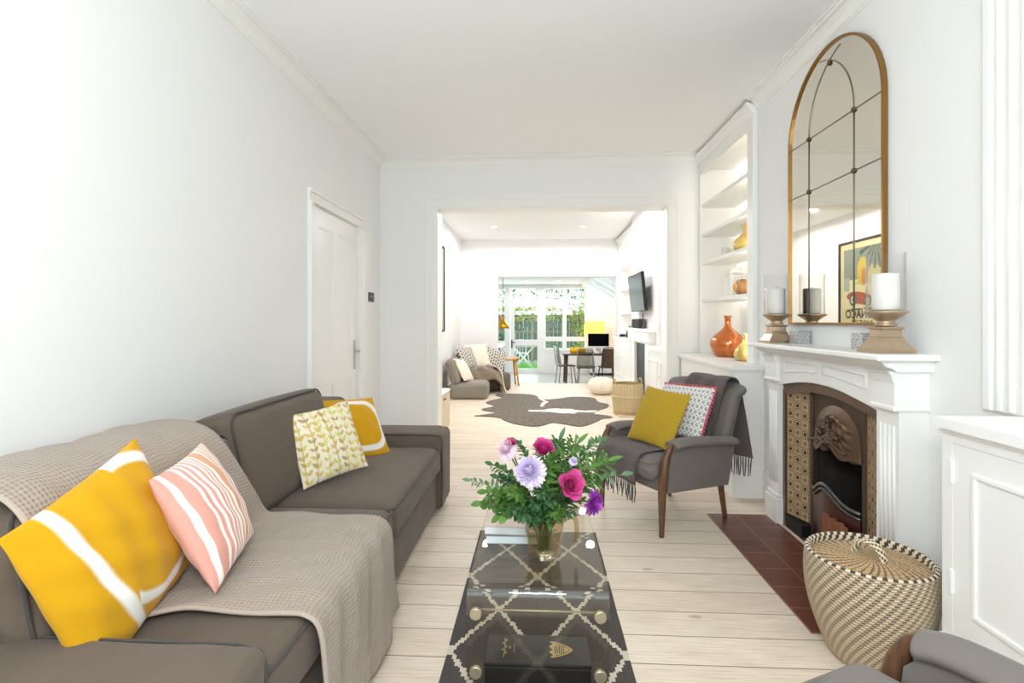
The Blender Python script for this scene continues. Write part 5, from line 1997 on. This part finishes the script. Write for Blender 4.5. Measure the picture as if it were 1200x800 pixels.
# ------------------------------------------------------------------ kitchen
kt = thing('dining_table', 'brown wooden table in the kitchen extension by the windows', 'table', (1.18, 12.35, ZK))
MB().box(-.60, .75, -.55, .45, .705, .745, .004).build('table_top', M['tabletop'], kt)
for sx, sy in ((-.5, -.45), (.65, -.45), (-.5, .35), (.65, .35)):
    MB().tube([(sx, sy, .705), (sx*1.05, sy*1.05, 0)], [.03, .022], 8).build('leg', M['tabletop'], kt)
def side_chair(lab, p, rz, clear=True):
    t = thing('side_chair', lab, 'chair', p, rz, 'chairs at the kitchen table')
    m = thin_glass('smoky_clear_plastic', '#cfcfca') if clear else M['tabletop']
    MB().soft(-.20, .20, -.20, .20, .44, .47, .015, 6).build('seat', M['tabletop'], t)
    def bk(u, v):
        a = 2*u-1
        return (a*(.19-.03*v), .19+.06*v-.05*a*a, .48+.40*v)
    o = MB().grid(bk, 12, 10).build('backrest', m, t)
    md = o.modifiers.new('thickness', 'SOLIDIFY'); md.thickness = .008
    for sx in (-1, 1):
        for sy in (-1, 1):
            MB().tube([(sx*.16, sy*.16, .445), (sx*.20, sy*.21, 0)], .013, 8).build('leg', M['steel'] if clear else M['black'], t)
    MB().tube([(-.19, .19, .48), (-.17, .245, .86), (-.12, .255, .90), (.12, .255, .90), (.17, .245, .86), (.19, .19, .48)], .010, 8).build('back_frame', M['steel'] if clear else M['black'], t)
    return t
side_chair('metal framed chair at the garden door end of the kitchen table', (.66, 12.15, ZK), radians(100))
side_chair('metal framed chair tucked in at the room side of the kitchen table', (1.10, 11.68, ZK), radians(170))
side_chair('dark framed chair under the computer end of the kitchen table', (1.60, 11.75, ZK), radians(185), False)
yb = thing('bag', 'bright yellow felt bag lying on the kitchen table', 'bag', (.95, 12.25, ZK+.7455))
MB().soft(-.19, .19, -.10, .10, 0, .105, .05, 8, (0, 0, .02), None, .004).build('bag_body', M['yellow'], yb)
MB().tube(smooth_path([(-.10, -.10, .09), (-.08, -.12, .16), (.08, -.12, .16), (.10, -.10, .09)]), .008, 6).build('strap', M['yellow'], yb)
mo = thing('monitor', 'desktop computer with a black screen on the kitchen table', 'computer', (1.45, 12.30, ZK+.7455), radians(-6))
MB().box(-.25, .25, -.012, .02, .10, .46, .008).build('monitor_body', M['steel'], mo)
MB().box(-.242, .242, -.0135, -.0115, .155, .452).build('screen', M['screen'], mo)
MB().box(-.242, .242, -.0135, -.0115, .107, .152).build('chin', M['whiteplastic'], mo)
MB().box(-.10, .10, -.09, .09, 0, .008, .003).box(-.06, .06, .015, .03, .005, .2).build('stand', M['steel'], mo)
for k, (x, y, sx) in enumerate(((1.20, 12.0, .09), (1.36, 11.95, .05), (1.62, 11.98, .07))):
    tag(MB().soft(-sx, sx, -.05, .05, 0, .05, .012, 4).build('small_box', M[('stone', 'whiteplastic', 'palewood')[k]], None, Matrix.Translation((x, y, ZK+.7455))), ['stone coloured little box beside the yellow bag', 'white little box before the computer', 'beige little box below the edge of the computer'][k], 'box')
# lamp on a sideboard behind
sd = thing('sideboard', 'white sideboard against the end wall behind the kitchen table', 'sideboard', (1.75, 14.45, ZK))
MB().box(-.28, .34, -.22, .22, .06, .74, .004).build('carcass', G, sd)
for k in range(2):
    MB().box(-.26+k*.30, .02+k*.30, -.232, -.22, .09, .71, .003).build('door', G, sd)
for a in (-.25, .31):
    MB().box(a-.02, a+.02, -.2, .2, 0, .06).build('foot', M['black'], sd)
lm = thing('table_lamp', 'table lamp with a wide glowing yellow shade behind the computer', 'lamp', (1.58, 14.35, ZK+.7405))
MB().lathe([(.001, 0), (.09, 0), (.09, .015), (.02, .03), (.03, .12), (.05, .2), (.02, .30), (.012, .42), (.001, .42)], 24).build('lamp_base', M['copper'], lm)
sh_ = NT('glowing_yellow_lampshade')
e_ = sh_.n('Emission'); e_.inputs[0].default_value = lin('#ffdf7a'); e_.inputs[1].default_value = 1.1
d_ = sh_.n('BsdfDiffuse'); d_.inputs[0].default_value = lin('#f3cf5a')
a_ = sh_.n('AddShader'); sh_.l(e_.outputs[0], a_.inputs[0]); sh_.l(d_.outputs[0], a_.inputs[1]); sh_.l(a_.outputs[0], sh_.out.inputs[0])
MB().lathe([(.30, .40), (.27, .75), (.265, .75), (.295, .40)], 36).build('lamp_shade', sh_.m, lm)
# picture on the kitchen side wall
kp = thing('wall_picture', 'brown framed picture on the kitchen side wall', 'picture', mw=frame((2.10, 13.55, 1.25), (0, -1, 0), (0, 0, 1)))
MB().box(-.36, .36, -.02, .015, -.28, .28, .004).build('frame', M['walnut'], kp)
MB().box(-.32, .32, -.023, -.02, -.24, .24).build('canvas', plain('brown_abstract_print', '#8c6a52', .7, 0, .3, .35, 9), kp)
# navy island with worktop
isl = thing('kitchen_island', 'navy blue kitchen island with a pale worktop', 'kitchen island', (-1.45, 11.9, ZK))
MB().box(-.60, .62, -.8, .8, .08, .90, .004).build('carcass', M['navy'], isl)
MB().box(-.56, .58, -.75, .75, 0, .08).build('plinth', M['black'], isl)
MB().box(-.63, .65, -.83, .83, .90, .935, .004).build('worktop', plain('pale_pink_quartz', '#ddc9c6', .25, 0, .5, .05, 12), isl)
for k in range(3):
    MB().box(.62, .632, -.78+k*.525, -.27+k*.525, .1, .88, .003).build('panel', M['navy'], isl)
def pendant(lab, p, drop, m, R):
    t = thing('pendant_light', lab, 'pendant light', p)
    MB().tube([(0, 0, 0), (0, 0, -drop)], .006, 6).build('cord', M['black'], t)
    MB().lathe([(.03, 0), (.03, -.015), (.001, -.016)], 16).build('ceiling_rose', M['copper'], t)
    pr2 = [(.02, -drop), (.035, -drop-.03), (.05, -drop-.06), (R*.75, -drop-.12), (R, -drop-.20), (R*.97, -drop-.20), (R*.7, -drop-.125), (.04, -drop-.07), (.015, -drop-.04)]
    MB().lathe(pr2, 28).build('lamp_shade', m, t)
pendant('copper pendant light hanging higher over the navy island', (-.90, 11.3, 2.25), .86, M['copper'], .17)
pendant('yellow brass pendant light hanging lower over the navy island', (-.72, 10.6, 2.25), 1.0, plain('polished_yellow_brass', '#dba52a', .2, .9), .14)
kg = emit('kitchen_spot_glow', '#efe6ff', 30)
kf = None
for i, (x, y, w) in enumerate(((-.6, 12.1, 'nearest the copper pendant'), (.25, 12.1, 'over the middle of the kitchen'), (.9, 12.1, 'over the kitchen table'), (-.3, 13.4, 'before the garden door'), (.55, 13.4, 'before the garden windows'), (1.0, 13.9, 'closest to the end wall'))):
    lab = 'small kitchen ceiling spotlight '+w
    if kf is None:
        kf = thing('spotlight', lab, 'ceiling light', (x, y, 2.25), 0, 'kitchen ceiling spotlights')
        MB().lathe([(.055, -.001), (.058, -.006), (.045, -.008), (.044, -.001)], 24).build('trim_ring', M['trim'], kf)
        MB().lathe([(.001, -.004), (.044, -.004)], 20).build('lamp', kg, kf)
    else:
        dup(kf, (x, y, 2.25), 0, lab)

# ------------------------------------------------------------------ garden
struct(MB().box(-9, 9, YK+.2, 30, ZK-.2, ZK-.06), 'ground', plain('garden_paving', '#b9b4a8', .8, 0, .3, .1, 3))
lw = MB().box(-3.5, .45, YK+1.0, 18.3, ZK-.06, ZK-.02).build('lawn', M['grassfake'])
tag(lw, 'bright green lawn outside the garden door', 'lawn', kind='stuff')
fe = thing('fence', 'grey-green boarded fence at the end of the garden', 'fence', (0, 19.6, ZK-.06))
for k in range(5):
    x0 = -4+k*1.9
    mb = MB()
    for j in range(12):
        mb.box(x0+.05+j*.151, x0+.05+j*.151+.146, -.012-(j % 2)*.012, .012-(j % 2)*.012, .05, 1.75)
    mb.build('fence_panel', M['fence'] if k < 3 else M['fencelight'], fe)
    MB().box(x0-.05, x0+.05, -.05, .05, 0, 1.85).build('post', M['fencelight'], fe)
MB().box(-4, 5.5, -.03, .03, 1.12, 1.19).box(-4, 5.5, -.03, .03, 1.75, 1.80).build('rail', M['fencelight'], fe)
def shrub(name, lab, c, r, mat, n, L, seed, cat='shrub', sc=(1, 1, 1), kind=None):
    t = thing(name, lab, cat, c)
    q = random.Random(seed)
    mb = MB()
    for i in range(n):
        d = Vector((q.gauss(0, 1), q.gauss(0, 1), q.gauss(0, 1))).normalized()
        rr = r*q.uniform(.5, 1)
        p = Vector((d.x*rr*sc[0], d.y*rr*sc[1], max(.02, r*sc[2]*.9+d.z*rr*sc[2])))
        leaf(mb, p, d+Vector((q.uniform(-.6, .6), q.uniform(-.6, .6), q.uniform(-.3, .6))), (0, 0, 1), L*q.uniform(.7, 1.2), L*.5)
    mb.build('foliage_mass', mat, t)
    mb = MB()
    for k in range(5):
        a = k*1.256
        mb.tube([(0, 0, 0), (r*.4*cos(a)*sc[0], r*.4*sin(a)*sc[1], r*sc[2]*1.1)], [.02, .008], 5)
    mb.build('stem', M['twig'], t)
shrub('shrub', 'pale leafy shrub outside the middle garden window', (.62, 16.2, ZK-.06), .45, M['leaf3'], 420, .11, 1, 'shrub', (1, .7, 1.1))
shrub('shrub', 'light green shrub outside the window nearest the end wall', (1.35, 16.4, ZK-.06), .42, M['hedge1'], 380, .11, 2, 'shrub', (1, .7, 1.1))
shrub('shrub', 'dark green shrub by the fence behind the garden table', (-1.6, 18.9, ZK-.06), .6, M['leaf2'], 420, .14, 3)
shrub('climbing_shrub', 'yellow-green climber along the top of the garden fence', (-.4, 19.2, ZK+1.55), .45, M['hedge2'], 900, .13, 4, 'climber', (5.5, .5, .55))
shrub('tree', 'sunlit yellow-green tree over the fence behind the table windows', (1.9, 19.0, ZK+.6), .9, M['hedge2'], 700, .16, 5, 'tree', (.8, .6, 1.1))
shrub('hedge_tree', 'tall green tree behind the fence seen through the top panes', (0, 21.5, ZK+1.2), 1.2, M['hedge1'], 1400, .2, 6, 'tree', (3.6, .8, 1.0))
ppot = thing('potted_plant', 'plant in a round terracotta pot outside the low garden window', 'potted plant', (.42, 15.35, ZK-.06))
MB().lathe([(.001, 0), (.10, 0), (.14, .22), (.13, .22), (.10, .2), (.001, .2)], 20).build('pot', plain('terracotta', '#b4714c', .7), ppot)
mb = MB()
for i in range(90):
    a = i*2.4
    d = Vector((cos(a), sin(a), .6+.8*sin(i*1.7)))
    leaf(mb, Vector((.04*cos(a), .04*sin(a), .2+.002*i)), d, (0, 0, 1) if i % 2 else (1, 0, 0), .2, .05)
mb.build('leaves', M['leaf1'], ppot)
# white garden chair and folding table
gc = thing('garden_chair', 'white metal garden chair out beyond the glazed door', 'chair', (-.52, 17.2, ZK-.02), .4)
wmt = M['whiteplastic']
MB().lathe([(.001, .43), (.21, .43), (.22, .44), (.21, .455), (.001, .455)], 24).build('seat', wmt, gc)
mb = MB().tube([(-.19, .12, .44), (-.2, .2, .72), (-.1, .24, .88), (.1, .24, .88), (.2, .2, .72), (.19, .12, .44)], .014, 8)
for k in (-.08, 0, .08):
    mb.tube([(k, .18, .45), (k*1.2, .24, .87)], .008, 6)
mb.build('backrest', wmt, gc)
for sx in (-1, 1):
    for sy in (-1, 1):
        MB().tube([(sx*.15, sy*.15, .44), (sx*.19, sy*.2, 0)], .014, 6).build('leg', wmt, gc)
gt = thing('garden_table', 'white folding garden table with crossed legs beyond the glazed door', 'table', (-.45, 16.35, ZK-.02))
MB().box(-.42, .42, -.3, .3, .70, .72, .004).build('table_top', M['fencelight'], gt)
for s in (-1, 1):
    for y in (-.26, .26):
        MB().tube([(-.32*s, y, .70), (.32*s, y, 0)], .016, 6).build('leg', wmt, gt)

# ------------------------------------------------------------------ daylight, lamps, camera
w = bpy.data.worlds.new('overcast_sky')
SC.world = w
w.use_nodes = True
bg = w.node_tree.nodes['Background']
bg.inputs[0].default_value = (.86, .93, 1.0, 1)
bg.inputs[1].default_value = 3.2
def area(name, loc_, rot, sx, sy, power, color=(1, 1, 1)):
    d = bpy.data.lights.new(name, 'AREA')
    d.shape = 'RECTANGLE'
    d.size, d.size_y = sx, sy
    d.energy = power
    d.color = color
    o = bpy.data.objects.new(name, d)
    COL.objects.link(o)
    o.location = loc_
    o.rotation_euler = rot
    return o
area('bay_window_daylight', (0, -2.15, 1.55), (pi/2, 0, 0), 2.7, 2.0, 30, (.92, .96, 1.0))
area('garden_daylight', (-.4, YK+.5, 1.1), (-pi/2, 0, 0), 3.4, 2.2, 120, (.95, .98, 1.0))
def spot(name, p, power, color=(1, .93, .82), size=3.05):
    d = bpy.data.lights.new(name, 'SPOT')
    d.energy = power
    d.color = color
    d.spot_size = size
    d.spot_blend = .12
    d.shadow_soft_size = .05
    o = bpy.data.objects.new(name, d)
    COL.objects.link(o)
    o.location = p
    return o
for (x, y, _) in dl:
    spot('downlight_beam', (x, y, ZC-.02), 54, (1,.985,.97))
for (x, y) in ((-.6, 12.1), (.25, 12.1), (.9, 12.1), (-.3, 13.4), (.55, 13.4), (1.0, 13.9)):
    spot('kitchen_beam', (x, y, 2.23), 26, (.98, .95, 1.0))

ld = bpy.data.lights.new('added_fill_light', 'POINT')  # added fill light behind the camera, evens out walls and ceiling; no fitting here
ld.energy = 100
ld.color = (.91, .955, 1.0)
ld.shadow_soft_size = .2
lo = bpy.data.objects.new('added_fill_light', ld)
COL.objects.link(lo)
lo.location = (0, -.2, 1.75)
cam_d = bpy.data.cameras.new('camera')
cam_d.sensor_width = 36
cam_d.lens = 18
cam_d.shift_y = -.02
cam_d.clip_start = .02
cam = bpy.data.objects.new('camera', cam_d)
COL.objects.link(cam)
cam.location = (0, 0, 1.2)
cam.rotation_euler = (pi/2, 0, math.atan(30/600))
SC.camera = cam
vs = SC.view_settings
vs.view_transform = 'Standard'
vs.look = 'None'
vs.exposure = -0.32
vs.gamma = 1
vs.use_curve_mapping = False
SC.cycles.max_bounces = 14
SC.cycles.diffuse_bounces = 7
SC.cycles.transparent_max_bounces = 24
SC.cycles.glossy_bounces = 6
SC.cycles.caustics_reflective = False
SC.cycles.caustics_refractive = False
SC.cycles.sample_clamp_indirect = 6
